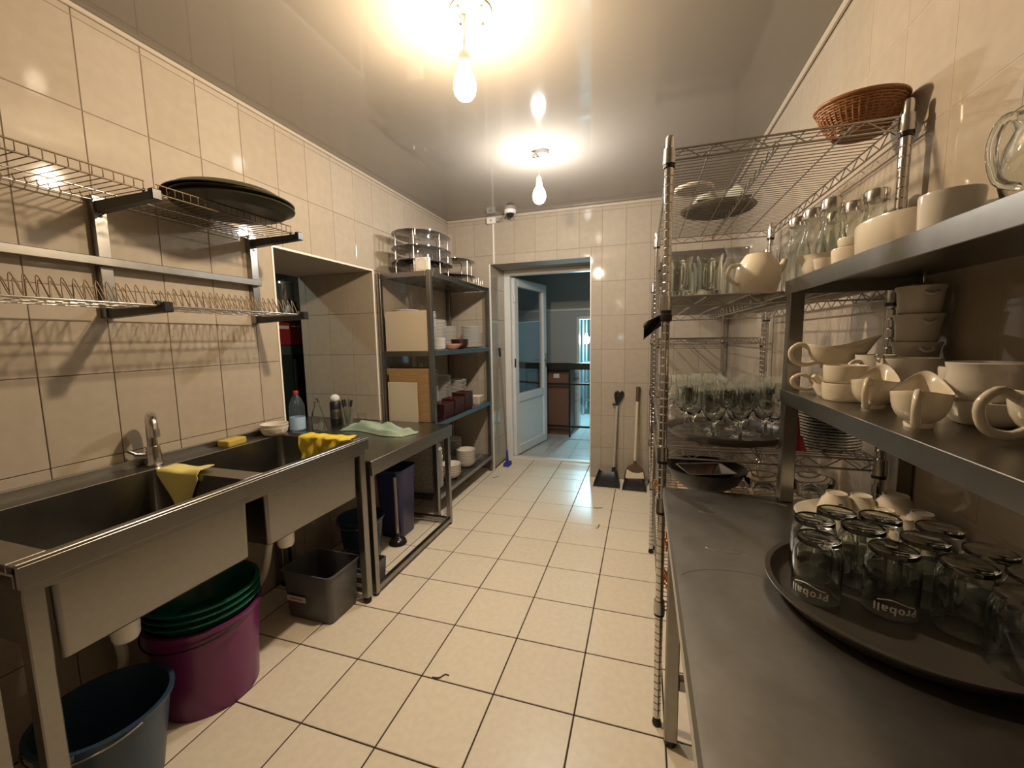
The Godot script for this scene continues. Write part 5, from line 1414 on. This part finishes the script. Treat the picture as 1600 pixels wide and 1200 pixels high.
func build_over_shelf_things() -> void:
	var y := 1.1673
	var pc: Material = mats["porcelain_cream"]
	var pw: Material = mats["porcelain"]
	gravy_boat("white gravy boat under another one at the far end of the lower shelf", Vector3(1.592, y, 2.165), 0.04, "gravy boats").scale = Vector3(0.92, 0.70, 0.92)
	gravy_boat("white gravy boat riding on another at the far end of the lower shelf", Vector3(1.588, y + 0.0625, 2.167), 0.02, "gravy boats").scale = Vector3(0.95, 0.95, 0.95)
	gravy_boat("white gravy boat with raised spout beside the two stacked ramekins", Vector3(1.566, y, 2.414), deg_to_rad(58.0), "gravy boats").scale = Vector3(0.85, 0.95, 0.85)
	gravy_boat("white gravy boat beside the single low ramekin, handle toward the shelf edge", Vector3(1.545, y, 2.602), deg_to_rad(60.0), "gravy boats").scale = Vector3(0.85, 0.95, 0.85)
	gravy_boat("large white gravy boat lying along the shelf past the tall oval pot", Vector3(1.658, y, 2.694), deg_to_rad(12.0), "gravy boats").scale = Vector3(1.05, 1.1, 1.0)
	var cr := thing("creamer", "tiny white creamer jug between gravy boats and ramekin stack", "creamer", Vector3(1.548, y, 2.238), deg_to_rad(20.0))
	part(cr, "body", MB.new().lathe([Vector2(0, 0), Vector2(0.018, 0), Vector2(0.02, 0.003), Vector2(0.029, 0.022), Vector2(0.024, 0.042), Vector2(0.027, 0.05), Vector2(0.0245, 0.05), Vector2(0.021, 0.042), Vector2(0.026, 0.022), Vector2(0, 0.006)], 24), pc)
	part(cr, "handle", MB.new().tube(curve_pts([Vector3(0.024, 0.042, 0), Vector3(0.042, 0.036, 0), Vector3(0.026, 0.014, 0)], 8), 0.0035, 6), pc)
	part(cr, "spout", MB.new().tube([Vector3(-0.02, 0.036, 0), Vector3(-0.036, 0.05, 0)], 0.009, 8, false, 0.005), pc)
	var rm := ramekin_mesh(0.042, 0.04)
	solo("ramekin", "white round ramekin at the bottom of the pair beside the creamer", "ramekin", rm, pc, Vector3(1.555, y, 2.310), 0.0, "paired ramekins")
	solo("ramekin", "white round ramekin on top of the pair beside the creamer", "ramekin", rm, pc, Vector3(1.556, y + 0.0402, 2.309), 0.0, "paired ramekins")
	var rs := ramekin_mesh(0.030, 0.036)
	solo("ramekin", "single low white ramekin between two gravy boats near the shelf edge", "ramekin", rs, pc, Vector3(1.604, y, 2.480))
	solo("ramekin", "low white ramekin behind the single one near the oval casserole", "ramekin", ramekin_mesh(0.042, 0.05), pw, Vector3(1.692, y, 2.448))
	solo("ramekin", "low white ramekin stacked on the one near the oval casserole", "ramekin", ramekin_mesh(0.041, 0.036), pw, Vector3(1.692, y + 0.0502, 2.448))
	# casserole with clip lid stack
	var ob := MB.new().lathe([Vector2(0, 0.001), Vector2(0.84, 0.0), Vector2(0.92, 0.004), Vector2(1.0, 0.044), Vector2(1.0, 0.048), Vector2(0.92, 0.048), Vector2(0.86, 0.010), Vector2(0, 0.006)], 36, Vector3.ZERO, 0.058, 0.044).mesh()
	for k in 2:
		var o := thing("oval_casserole", ["white oval casserole at the bottom of the pair against the wall", "white oval casserole on top of the pair with thin wire clip"][k], "casserole", Vector3(1.667, y + 0.0485 * k, 2.318), 0.1)
		part(o, "body", ob, pw)
		if k == 1:
			part(o, "wire_clip", MB.new().tube(curve_pts([Vector3(-0.058, 0.04, 0.0), Vector3(-0.066, 0.052, 0.0), Vector3(-0.056, 0.054, 0.01), Vector3(-0.058, 0.03, 0.018)], 10), 0.0018, 5), mats["chrome"])
	var mg := thing("white_mug", "white mug standing behind the gravy boats at the far end", "mug", Vector3(1.643, y, 2.234), deg_to_rad(200.0))
	part(mg, "body", MB.new().lathe([Vector2(0, 0), Vector2(0.034, 0), Vector2(0.036, 0.003), Vector2(0.038, 0.10), Vector2(0.0355, 0.10), Vector2(0.033, 0.006), Vector2(0, 0.006)], 26), pw)
	part(mg, "handle", MB.new().tube(curve_pts([Vector3(0.036, 0.085, 0), Vector3(0.06, 0.08, 0), Vector3(0.06, 0.035, 0), Vector3(0.036, 0.022, 0)], 12), 0.005, 8), pw)
	# tall stack of lion-head style bowls by the wall: tall ramekins
	for k in 4:
		var o := thing("tall_ramekin", "tall white handled ramekin in the four-high stack against the wall", "ramekin", Vector3(1.735, y + 0.0645 * k, 2.200), 0.0, "four-high ramekin stack")
		part(o, "body", MB.new().lathe([Vector2(0, 0.001), Vector2(0.034, 0.0), Vector2(0.038, 0.004), Vector2(0.042, 0.05), Vector2(0.046, 0.060), Vector2(0.046, 0.064), Vector2(0.040, 0.064), Vector2(0.036, 0.01), Vector2(0, 0.008)], 28), pw)
		part(o, "lug", MB.new().tube(curve_pts([Vector3(0.012, 0.05, 0.040), Vector3(0.006, 0.046, 0.052), Vector3(-0.006, 0.042, 0.052), Vector3(-0.012, 0.05, 0.040)], 8), 0.004, 6), pw)
	# tall oval pot on a wider bowl
	solo("wide_bowl", "wide white bowl under the tall oval pot near the big gravy boat", "bowl", bowl_mesh(0.055, 0.040, 0.042), pw, Vector3(1.652, y, 2.558))
	solo("oval_pot", "tall white oval pot standing on the wide white bowl", "pot", MB.new().lathe([Vector2(0, 0.0), Vector2(0.86, 0.0), Vector2(0.92, 0.004), Vector2(0.96, 0.02), Vector2(0.88, 0.045), Vector2(0.94, 0.060), Vector2(0.90, 0.061), Vector2(0.84, 0.046), Vector2(0.9, 0.02), Vector2(0.8, 0.008), Vector2(0, 0.006)], 36, Vector3.ZERO, 0.054, 0.050), pw, Vector3(1.652, y + 0.0405, 2.557))
	# red-brown basket behind
	var rb := thing("red_basket", "dark red-brown woven bread basket against the wall behind the pots", "basket", Vector3(1.748, y + 0.0015, 2.578))
	var wv := MB.new()
	for j in 9:
		var f := j / 8.0
		var pts := []
		for i in 32:
			var a := TAU * i / 32.0
			var q := lerpf(0.75, 1.0, f) + 0.012 * (1.0 if (i + j) % 2 == 0 else -1.0)
			pts.append(Vector3(cos(a) * 0.034 * q, 0.004 + 0.075 * f, sin(a) * 0.068 * q))
		wv.tube(pts, 0.005, 5, true)
	part(rb, "weave", wv, mats["red_brown"])
	part(rb, "base", MB.new().lathe([Vector2(0, 0), Vector2(0.76, 0), Vector2(0.76, 0.006), Vector2(0, 0.006)], 28, Vector3.ZERO, 0.034, 0.068), mats["red_brown"])
	# ---------------- upper shelf
	var u := 1.4633
	var jg := thing("white_creamer", "squat white creamer with a fluted lip at the upper shelf's far end", "creamer", Vector3(1.548, u, 2.142), deg_to_rad(160.0))
	part(jg, "body", MB.new().lathe([Vector2(0, 0), Vector2(0.026, 0), Vector2(0.029, 0.004), Vector2(0.038, 0.025), Vector2(0.032, 0.047), Vector2(0.036, 0.058), Vector2(0.033, 0.058), Vector2(0.029, 0.047), Vector2(0.034, 0.025), Vector2(0, 0.008)], 28), pc)
	part(jg, "handle", MB.new().tube(curve_pts([Vector3(-0.032, 0.048, 0), Vector3(-0.056, 0.044, 0), Vector3(-0.034, 0.014, 0)], 10), 0.0042, 6), pc)
	part(jg, "spout", MB.new().tube([Vector3(0.026, 0.04, 0), Vector3(0.046, 0.056, 0)], 0.012, 8, false, 0.007), pc)
	solo("white_cup", "small white cup on its own beside the squat creamer", "cup", MB.new().lathe([Vector2(0, 0), Vector2(0.018, 0), Vector2(0.026, 0.014), Vector2(0.029, 0.034), Vector2(0.0275, 0.034), Vector2(0.024, 0.014), Vector2(0, 0.005)], 24), pc, Vector3(1.535, u, 2.232))
	solo("ramekin", "white ramekin beside the small cup on the upper shelf", "ramekin", ramekin_mesh(0.040, 0.040), pc, Vector3(1.552, u, 2.318))
	solo("ramekin", "smaller white ramekin stacked inside the one on the upper shelf", "ramekin", ramekin_mesh(0.030, 0.022), pc, Vector3(1.552, u + 0.0402, 2.318))
	solo("oval_dish", "long white oval baking dish at the edge of the upper shelf", "dish", MB.new().lathe([Vector2(0, 0.0), Vector2(0.9, 0.0), Vector2(0.95, 0.004), Vector2(1.0, 0.052), Vector2(0.985, 0.056), Vector2(0.93, 0.054), Vector2(0.88, 0.010), Vector2(0, 0.006)], 40, Vector3.ZERO, 0.058, 0.100), pc, Vector3(1.553, u, 2.482), deg_to_rad(-6.0))
	solo("white_bowl", "plain white bowl behind the long oval baking dish", "bowl", bowl_mesh(0.056, 0.066, 0.04), pw, Vector3(1.675, u, 2.49))
	solo("ramekin", "big white straight-sided ramekin past the oval baking dish", "ramekin", ramekin_mesh(0.036, 0.058), pw, Vector3(1.545, u, 2.630))
	var pt := thing("glass_jug", "large clear glass jug with a looped handle on the upper shelf", "jug", Vector3(1.598, u, 2.725), deg_to_rad(195.0))
	pt.scale = Vector3.ONE * 0.84
	part(pt, "body", MB.new().lathe([Vector2(0, 0), Vector2(0.045, 0), Vector2(0.052, 0.006), Vector2(0.064, 0.06), Vector2(0.060, 0.10), Vector2(0.050, 0.125), Vector2(0.056, 0.15), Vector2(0.0535, 0.15), Vector2(0.047, 0.125), Vector2(0.057, 0.10), Vector2(0.061, 0.06), Vector2(0.048, 0.01), Vector2(0, 0.01)], 36, Vector3.ZERO, 1, 1, 0.6), mats["glass"])
	part(pt, "handle", MB.new().tube(curve_pts([Vector3(0.05, 0.132, 0), Vector3(0.085, 0.13, 0), Vector3(0.10, 0.09, 0), Vector3(0.088, 0.045, 0), Vector3(0.060, 0.036, 0)], 16), 0.0065, 8), mats["glass"])

# ---------------------------------------------------------------- on the counter
func bent_text(s: String, height: float, r: float, y: float, a0: float, flip: bool) -> MB:
	var tm := TextMesh.new()
	var fn := SystemFont.new()
	fn.font_names = PackedStringArray(["Droid Sans"])
	fn.font_weight = 700
	tm.font = fn
	tm.text = s
	tm.font_size = 32
	tm.pixel_size = height / 24.0
	tm.depth = 0.0004
	var arr := tm.get_mesh_arrays() if tm.has_method("get_mesh_arrays") else tm.surface_get_arrays(0)
	var m := MB.new()
	var vs: PackedVector3Array = arr[Mesh.ARRAY_VERTEX]
	var ns: PackedVector3Array = arr[Mesh.ARRAY_NORMAL]
	var id: PackedInt32Array = arr[Mesh.ARRAY_INDEX]
	var sg := -1.0 if flip else 1.0
	for k in vs.size():
		var p := vs[k] * Vector3(sg, sg, 1)
		var a := a0 - p.x / r
		var rad := r + 0.0004 + p.z
		var out := Vector3(cos(a), 0, sin(a))
		m.v.append(out * rad + Vector3(0, y + p.y, 0))
		m.n.append((out * ns[k].z + Vector3(0, ns[k].y * sg, 0) + Vector3(sin(a), 0, -cos(a)) * ns[k].x * sg).normalized())
	for k in range(0, id.size(), 3):
		m.tri_i(id[k], id[k + 1], id[k + 2])
	return m

func build_table_things() -> void:
	var y := 0.8503
	# white oval platter with upturned cups
	solo("oval_platter", "white oval platter holding upturned cups on the steel counter", "platter", MB.new().lathe([Vector2(0, 0), Vector2(0.72, 0), Vector2(0.76, 0.003), Vector2(0.98, 0.026), Vector2(1.0, 0.030), Vector2(0.96, 0.030), Vector2(0.76, 0.008), Vector2(0, 0.006)], 56, Vector3.ZERO, 0.148, 0.118), mats["porcelain"], Vector3(1.632, y, 2.272), deg_to_rad(8.0))
	var cups := [[1.580, 2.228, 1.0, "large upturned white cup at the platter's door end"], [1.566, 2.292, 0.66, "small upturned white cup in front of the large one on the platter"], [1.640, 2.222, 0.95, "upturned white cup at the back middle of the platter"], [1.710, 2.236, 1.15, "widest upturned white cup at the wall side of the platter"], [1.662, 2.292, 0.80, "narrow upturned white cup in the middle of the platter"], [1.690, 2.318, 0.68, "small upturned white cup beside the ribbed ashtray"], [1.728, 2.312, 0.90, "upturned white cup at the platter's wall end near the glasses"]]
	for c in cups:
		var k: float = c[2] * 0.92
		var o := thing("upturned_cup", c[3], "cup", Vector3(1.637 + (c[0] - 1.637) * 0.9, y + 0.0063 + 0.007, 2.272 + (c[1] - 2.272) * 0.9), 0.0, "upturned cups on the platter")
		part(o, "body", MB.new().lathe([Vector2(0.041 * k, 0.0), Vector2(0.0425 * k, 0.001), Vector2(0.041 * k, 0.02 * k), Vector2(0.033 * k, 0.045 * k), Vector2(0.024 * k, 0.058 * k), Vector2(0.024 * k, 0.064 * k), Vector2(0.022 * k, 0.064 * k), Vector2(0.020 * k, 0.061 * k), Vector2(0.0, 0.060 * k)], 28), mats["porcelain_cream"])
		part(o, "inside", MB.new().lathe([Vector2(0, 0.054 * k), Vector2(0.022 * k, 0.054 * k), Vector2(0.031 * k, 0.043 * k), Vector2(0.039 * k, 0.02 * k), Vector2(0.041 * k, 0.0)], 28), mats["porcelain_cream"])
		if k >= 0.8 and c[0] < 1.6:
			part(o, "printed_emblem", MB.new().rloft([[0.0385, 0.006, 0.0004, 0.0002], [0.042, 0.003, 0.0004, 0.0002]], Vector3(-0.004, 0.0, 0.0352)), mats["brown_handle"])
	# ribbed glass dish on the platter edge
	var rows := []
	for q in [[0.0, 0.0], [0.034, 0.0], [0.036, 0.004], [0.031, 0.034], [0.029, 0.034], [0.031, 0.008], [0.0, 0.006]]:
		var r := PackedVector3Array()
		for i in 48:
			var a := TAU * i / 48.0
			var w: float = maxf(0.00002, q[0]) * (1.0 + 0.02 * (1.0 if i % 2 == 0 else -1.0))
			r.append(Vector3(cos(a) * w, q[1], sin(a) * w))
		rows.append(r)
	solo("ribbed_glass_dish", "small ribbed clear glass dish among the upturned cups", "dish", MB.new().grid(rows, true, 0.9), mats["glass"], Vector3(1.617, y + 0.0063 + 0.004, 2.300))
	# big round tray
	var tc := Vector3(1.548, y, 2.600)
	solo("round_tray", "large dark brown round serving tray full of upturned tumblers on the counter", "tray", MB.new().lathe([Vector2(0, 0), Vector2(0.178, 0), Vector2(0.185, 0.003), Vector2(0.196, 0.022), Vector2(0.203, 0.024), Vector2(0.203, 0.027), Vector2(0.194, 0.0265), Vector2(0.182, 0.006), Vector2(0.176, 0.004), Vector2(0, 0.004)], 72), mats["tray_brown"], tc)
	# upturned tumblers
	var tp := [Vector2(0.0348, 0.0), Vector2(0.0365, 0.001), Vector2(0.0372, 0.03), Vector2(0.0375, 0.06), Vector2(0.0365, 0.085), Vector2(0.033, 0.098), Vector2(0.0325, 0.108), Vector2(0.030, 0.110), Vector2(0.0, 0.110)]
	var ti := [Vector2(0.0, 0.099), Vector2(0.027, 0.0985), Vector2(0.030, 0.090), Vector2(0.0335, 0.078), Vector2(0.0345, 0.06), Vector2(0.034, 0.03), Vector2(0.0335, 0.002), Vector2(0.0348, 0.0)]
	var tm := MB.new().lathe(tp + [], 40, Vector3.ZERO, 1, 1, 0.6).lathe(ti, 40, Vector3.ZERO, 1, 1, 0.6).mesh()
	var spots := [[1.418, 2.605], [1.520, 2.617], [1.620, 2.722], [1.440, 2.521], [1.512, 2.535], [1.588, 2.565], [1.495, 2.470], [1.563, 2.478], [1.640, 2.505], [1.663, 2.585], [1.602, 2.643], [1.674, 2.656]]
	var words := ["clear upturned tumbler with white lettering at the tray's aisle edge", "clear upturned tumbler with faint lettering in the middle of the tray"]
	for k in spots.size():
		var at := Vector3(spots[k][0], y + 0.0043, spots[k][1])
		if k < 2:
			var o := thing("tumbler", words[k], "tumbler", at)
			part(o, "glass", tm, mats["glass"])
			var face := atan2(3.427 - at.z, 1.118 - at.x) + (0.25 if k == 0 else -0.25)
			part(o, "lettering", bent_text("Probali", 0.0130, 0.0369, 0.018, face, true), mats["print_white"])
			var sw := []
			for i in 19:
				var f := i / 18.0
				var a := face + (f - 0.5) * 1.3
				sw.append(Vector3(cos(a), 0, sin(a)) * 0.0374 + Vector3(0, 0.031 + 0.004 * sin((f - 0.3) * 5.0), 0))
			part(o, "swoosh", MB.new().tube(sw, 0.0009, 5), mats["print_white"])
		else:
			solo("tumbler", "plain clear upturned glass tumbler crowded on the dark round tray", "tumbler", tm, mats["glass"], at, 0.0, "plain tumblers on the tray")
	solo("flat_glass_dish", "wide flat glass dish between the tray and the wall", "dish", MB.new().lathe([Vector2(0, 0), Vector2(0.026, 0), Vector2(0.03, 0.02), Vector2(0.028, 0.02), Vector2(0.024, 0.004), Vector2(0, 0.004)], 28), mats["glass"], Vector3(1.752, y, 2.47))

# ---------------------------------------------------------------- by the door
func build_door_corner() -> void:
	var m := thing("blue_mop", "blue floor brush with a thin gray stick leaning in the door recess", "brush", Vector3(-0.225, 0, -0.575))
	part(m, "head", MB.new().span(Vector3(-0.03, 0.012, -0.06), Vector3(0.03, 0.035, 0.06), 0.006), mats["mop_blue"])
	part(m, "bristles", MB.new().rloft([[0.0, 0.034, 0.066, 0.004], [0.014, 0.026, 0.056, 0.004]]).rloft([[0.0, 0.0, 0.0, 0.0], [0.0, 0.034, 0.066, 0.004]]), mats["mop_blue"])
	part(m, "neck", MB.new().rod(Vector3(0, 0.03, 0), Vector3(-0.006, 0.16, -0.004), 0.016, 10, 0.011), mats["mop_blue"])
	part(m, "stick", MB.new().rod(Vector3(-0.005, 0.14, -0.004), Vector3(-0.07, 1.15, -0.035), 0.0085, 10), mat("stick_brown", lin(0.22, 0.18, 0.15), 0.4))
	part(m, "grip", MB.new().rod(Vector3(-0.07, 1.14, -0.035), Vector3(-0.075, 1.23, -0.038), 0.0125, 10), mats["black_plastic"])
	# black long-handled dustpan
	var d := thing("black_dustpan", "black dustpan with a long gray handle leaning on the back wall", "dustpan", Vector3(0.825, 0, -0.255))
	dustpan(d, 0.115, mats["black_plastic"], mats["stick_cream"])
	part(d, "stick", MB.new().rod(Vector3(0.05, 0.10, -0.11), Vector3(0.072, 0.70, -0.158), 0.0125, 12), mats["stick_gray"])
	part(d, "neck", MB.new().rod(Vector3(0.045, 0.055, -0.095), Vector3(0.052, 0.13, -0.112), 0.018, 10), mats["black_plastic"])
	var gl := MB.new()
	gl.tube(curve_pts([Vector3(0.072, 0.69, -0.155), Vector3(0.060, 0.76, -0.160), Vector3(0.055, 0.80, -0.163), Vector3(0.070, 0.825, -0.166), Vector3(0.085, 0.80, -0.166), Vector3(0.075, 0.745, -0.160)], 18), 0.0105, 8)
	gl.tube(curve_pts([Vector3(0.075, 0.74, -0.158), Vector3(0.095, 0.80, -0.165), Vector3(0.115, 0.825, -0.168), Vector3(0.122, 0.80, -0.166), Vector3(0.105, 0.76, -0.162), Vector3(0.080, 0.72, -0.156)], 18), 0.009, 8)
	part(d, "grip", gl, mats["black_plastic"])
	part(d, "clip", MB.new().span(Vector3(0.03, 0.70, -0.165), Vector3(0.075, 0.715, -0.145), 0.003), mats["black_plastic"])
	# cream and brown dustpan with its brush
	var e := thing("cream_dustpan", "cream and brown dustpan with cream stick leaning next to the black one", "dustpan", Vector3(1.062, 0, -0.225))
	dustpan(e, 0.10, mats["black_plastic"], mats["stick_cream"])
	var sh := MB.new()
	var p2 := PackedVector2Array()
	for k in 17:
		var a := PI * k / 16.0
		p2.append(Vector2(cos(a) * 0.088, 0.065 + sin(a) * 0.10))
	p2.append(Vector2(-0.094, 0.02))
	p2.append(Vector2(0.094, 0.02))
	sh.t = Transform3D(Basis(Vector3.RIGHT, -0.25), Vector3(0, 0.03, -0.045))
	sh.prism(p2, -0.012, 0.008)
	var hood := part(e, "brush_hood", sh, mats["brown_handle"])
	var fr := MB.new()
	var p3 := PackedVector2Array([Vector2(-0.08, 0.035), Vector2(0.08, 0.045), Vector2(0.072, 0.10), Vector2(0.03, 0.088), Vector2(-0.02, 0.09), Vector2(-0.068, 0.115)])
	fr.t = Transform3D(Basis(Vector3.RIGHT, -0.25), Vector3(0, 0.03, -0.045))
	fr.prism(p3, 0.008, 0.013)
	part(hood, "cream_face", fr, mats["cream_plastic"])
	part(e, "neck", MB.new().rod(Vector3(0, 0.17, -0.095), Vector3(0.0, 0.225, -0.11), 0.017, 10, 0.013), mats["brown_handle"])
	part(e, "stick", MB.new().rod(Vector3(0, 0.21, -0.105), Vector3(0.012, 0.755, -0.178), 0.0125, 12), mats["stick_cream"])
	part(e, "grip", MB.new().tube([Vector3(0.012, 0.74, -0.176), Vector3(0.014, 0.80, -0.184), Vector3(0.016, 0.84, -0.188), Vector3(0.017, 0.872, -0.192)], 0.0145, 10, false, 0.019), mats["brown_handle"])
	# ceiling camera and its junction box
	var c := thing("dome_camera", "white dome security camera with a black lens under the ceiling", "camera", Vector3(-0.066, H, -0.315))
	part(c, "base", MB.new().lathe([Vector2(0, -0.032), Vector2(0.05, -0.032), Vector2(0.056, -0.02), Vector2(0.056, 0.0)], 30), mats["white_plastic"])
	part(c, "dome", MB.new().lathe([Vector2(0, -0.07), Vector2(0.018, -0.066), Vector2(0.032, -0.052), Vector2(0.038, -0.032)], 26), mat("dome_black", lin(0.015, 0.017, 0.025), 0.06))
	var j := thing("junction_box", "small white junction box on the wall beside the dome camera", "junction box", Vector3(-0.285, H - 0.045, ZB + 0.001))
	part(j, "box", MB.new().span(Vector3(-0.045, -0.03, 0.0), Vector3(0.045, 0.03, 0.045), 0.005), mats["white_plastic"])
	part(j, "screw", MB.new().rod(Vector3(0, 0, 0.044), Vector3(0, 0, 0.047), 0.012, 14), mats["trim_cream"])
	part(j, "cable", MB.new().tube(curve_pts([Vector3(0.044, -0.012, 0.025), Vector3(0.085, -0.018, 0.05), Vector3(0.13, -0.008, 0.08), Vector3(0.172, 0.022, 0.11)], 14), 0.006, 7), mat("cable_gray", lin(0.30, 0.30, 0.30), 0.5))

func dustpan(o: Node3D, hw: float, body: Material, edge: Material) -> void:
	var s := MB.new()
	var f := func(u: float, w: float) -> Vector3:
		var x := (u - 0.5) * 2.0 * hw * (1.0 - 0.30 * pow(w, 2.0))
		var side := pow(absf(u - 0.5) * 2.0, 6.0) * 0.022 * smoothstep(0.0, 0.4, w)
		var back := 0.085 * pow(w, 2.4)
		return Vector3(x, 0.006 + side + back, 0.10 - 0.185 * w)
	s.sheet(f, 22, 16, 0.004)
	part(o, "pan", s, body)
	part(o, "rubber_edge", MB.new().span(Vector3(-hw, 0.0, 0.096), Vector3(hw, 0.0085, 0.108), 0.001), edge)

# ---------------------------------------------------------------- scraps on the floor
func build_small_things() -> void:
	var sc := [[Vector3(0.372, 0.0004, 2.095), "curled dark peel lying on a floor joint before the counter", 0.6], [Vector3(0.83, 0.0004, 0.62), "thin brown scrap lying on the floor toward the dustpans", 1.4], [Vector3(0.80, 0.0004, 0.29), "short brown scrap lying on the floor near the dustpans", 0.3], [Vector3(-0.22, 0.0004, -0.18), "small brown scrap on the floor beside the plate shelf foot", 1.0]]
	for q in sc:
		var pts := curve_pts([Vector3(-0.03, 0.002, 0.0), Vector3(-0.005, 0.003, 0.012), Vector3(0.02, 0.002, 0.002), Vector3(0.034, 0.0025, 0.012)], 10)
		solo("floor_scrap", q[1], "scrap", MB.new().tube(pts, 0.0022, 5), mats["scrap"], q[0], q[2])
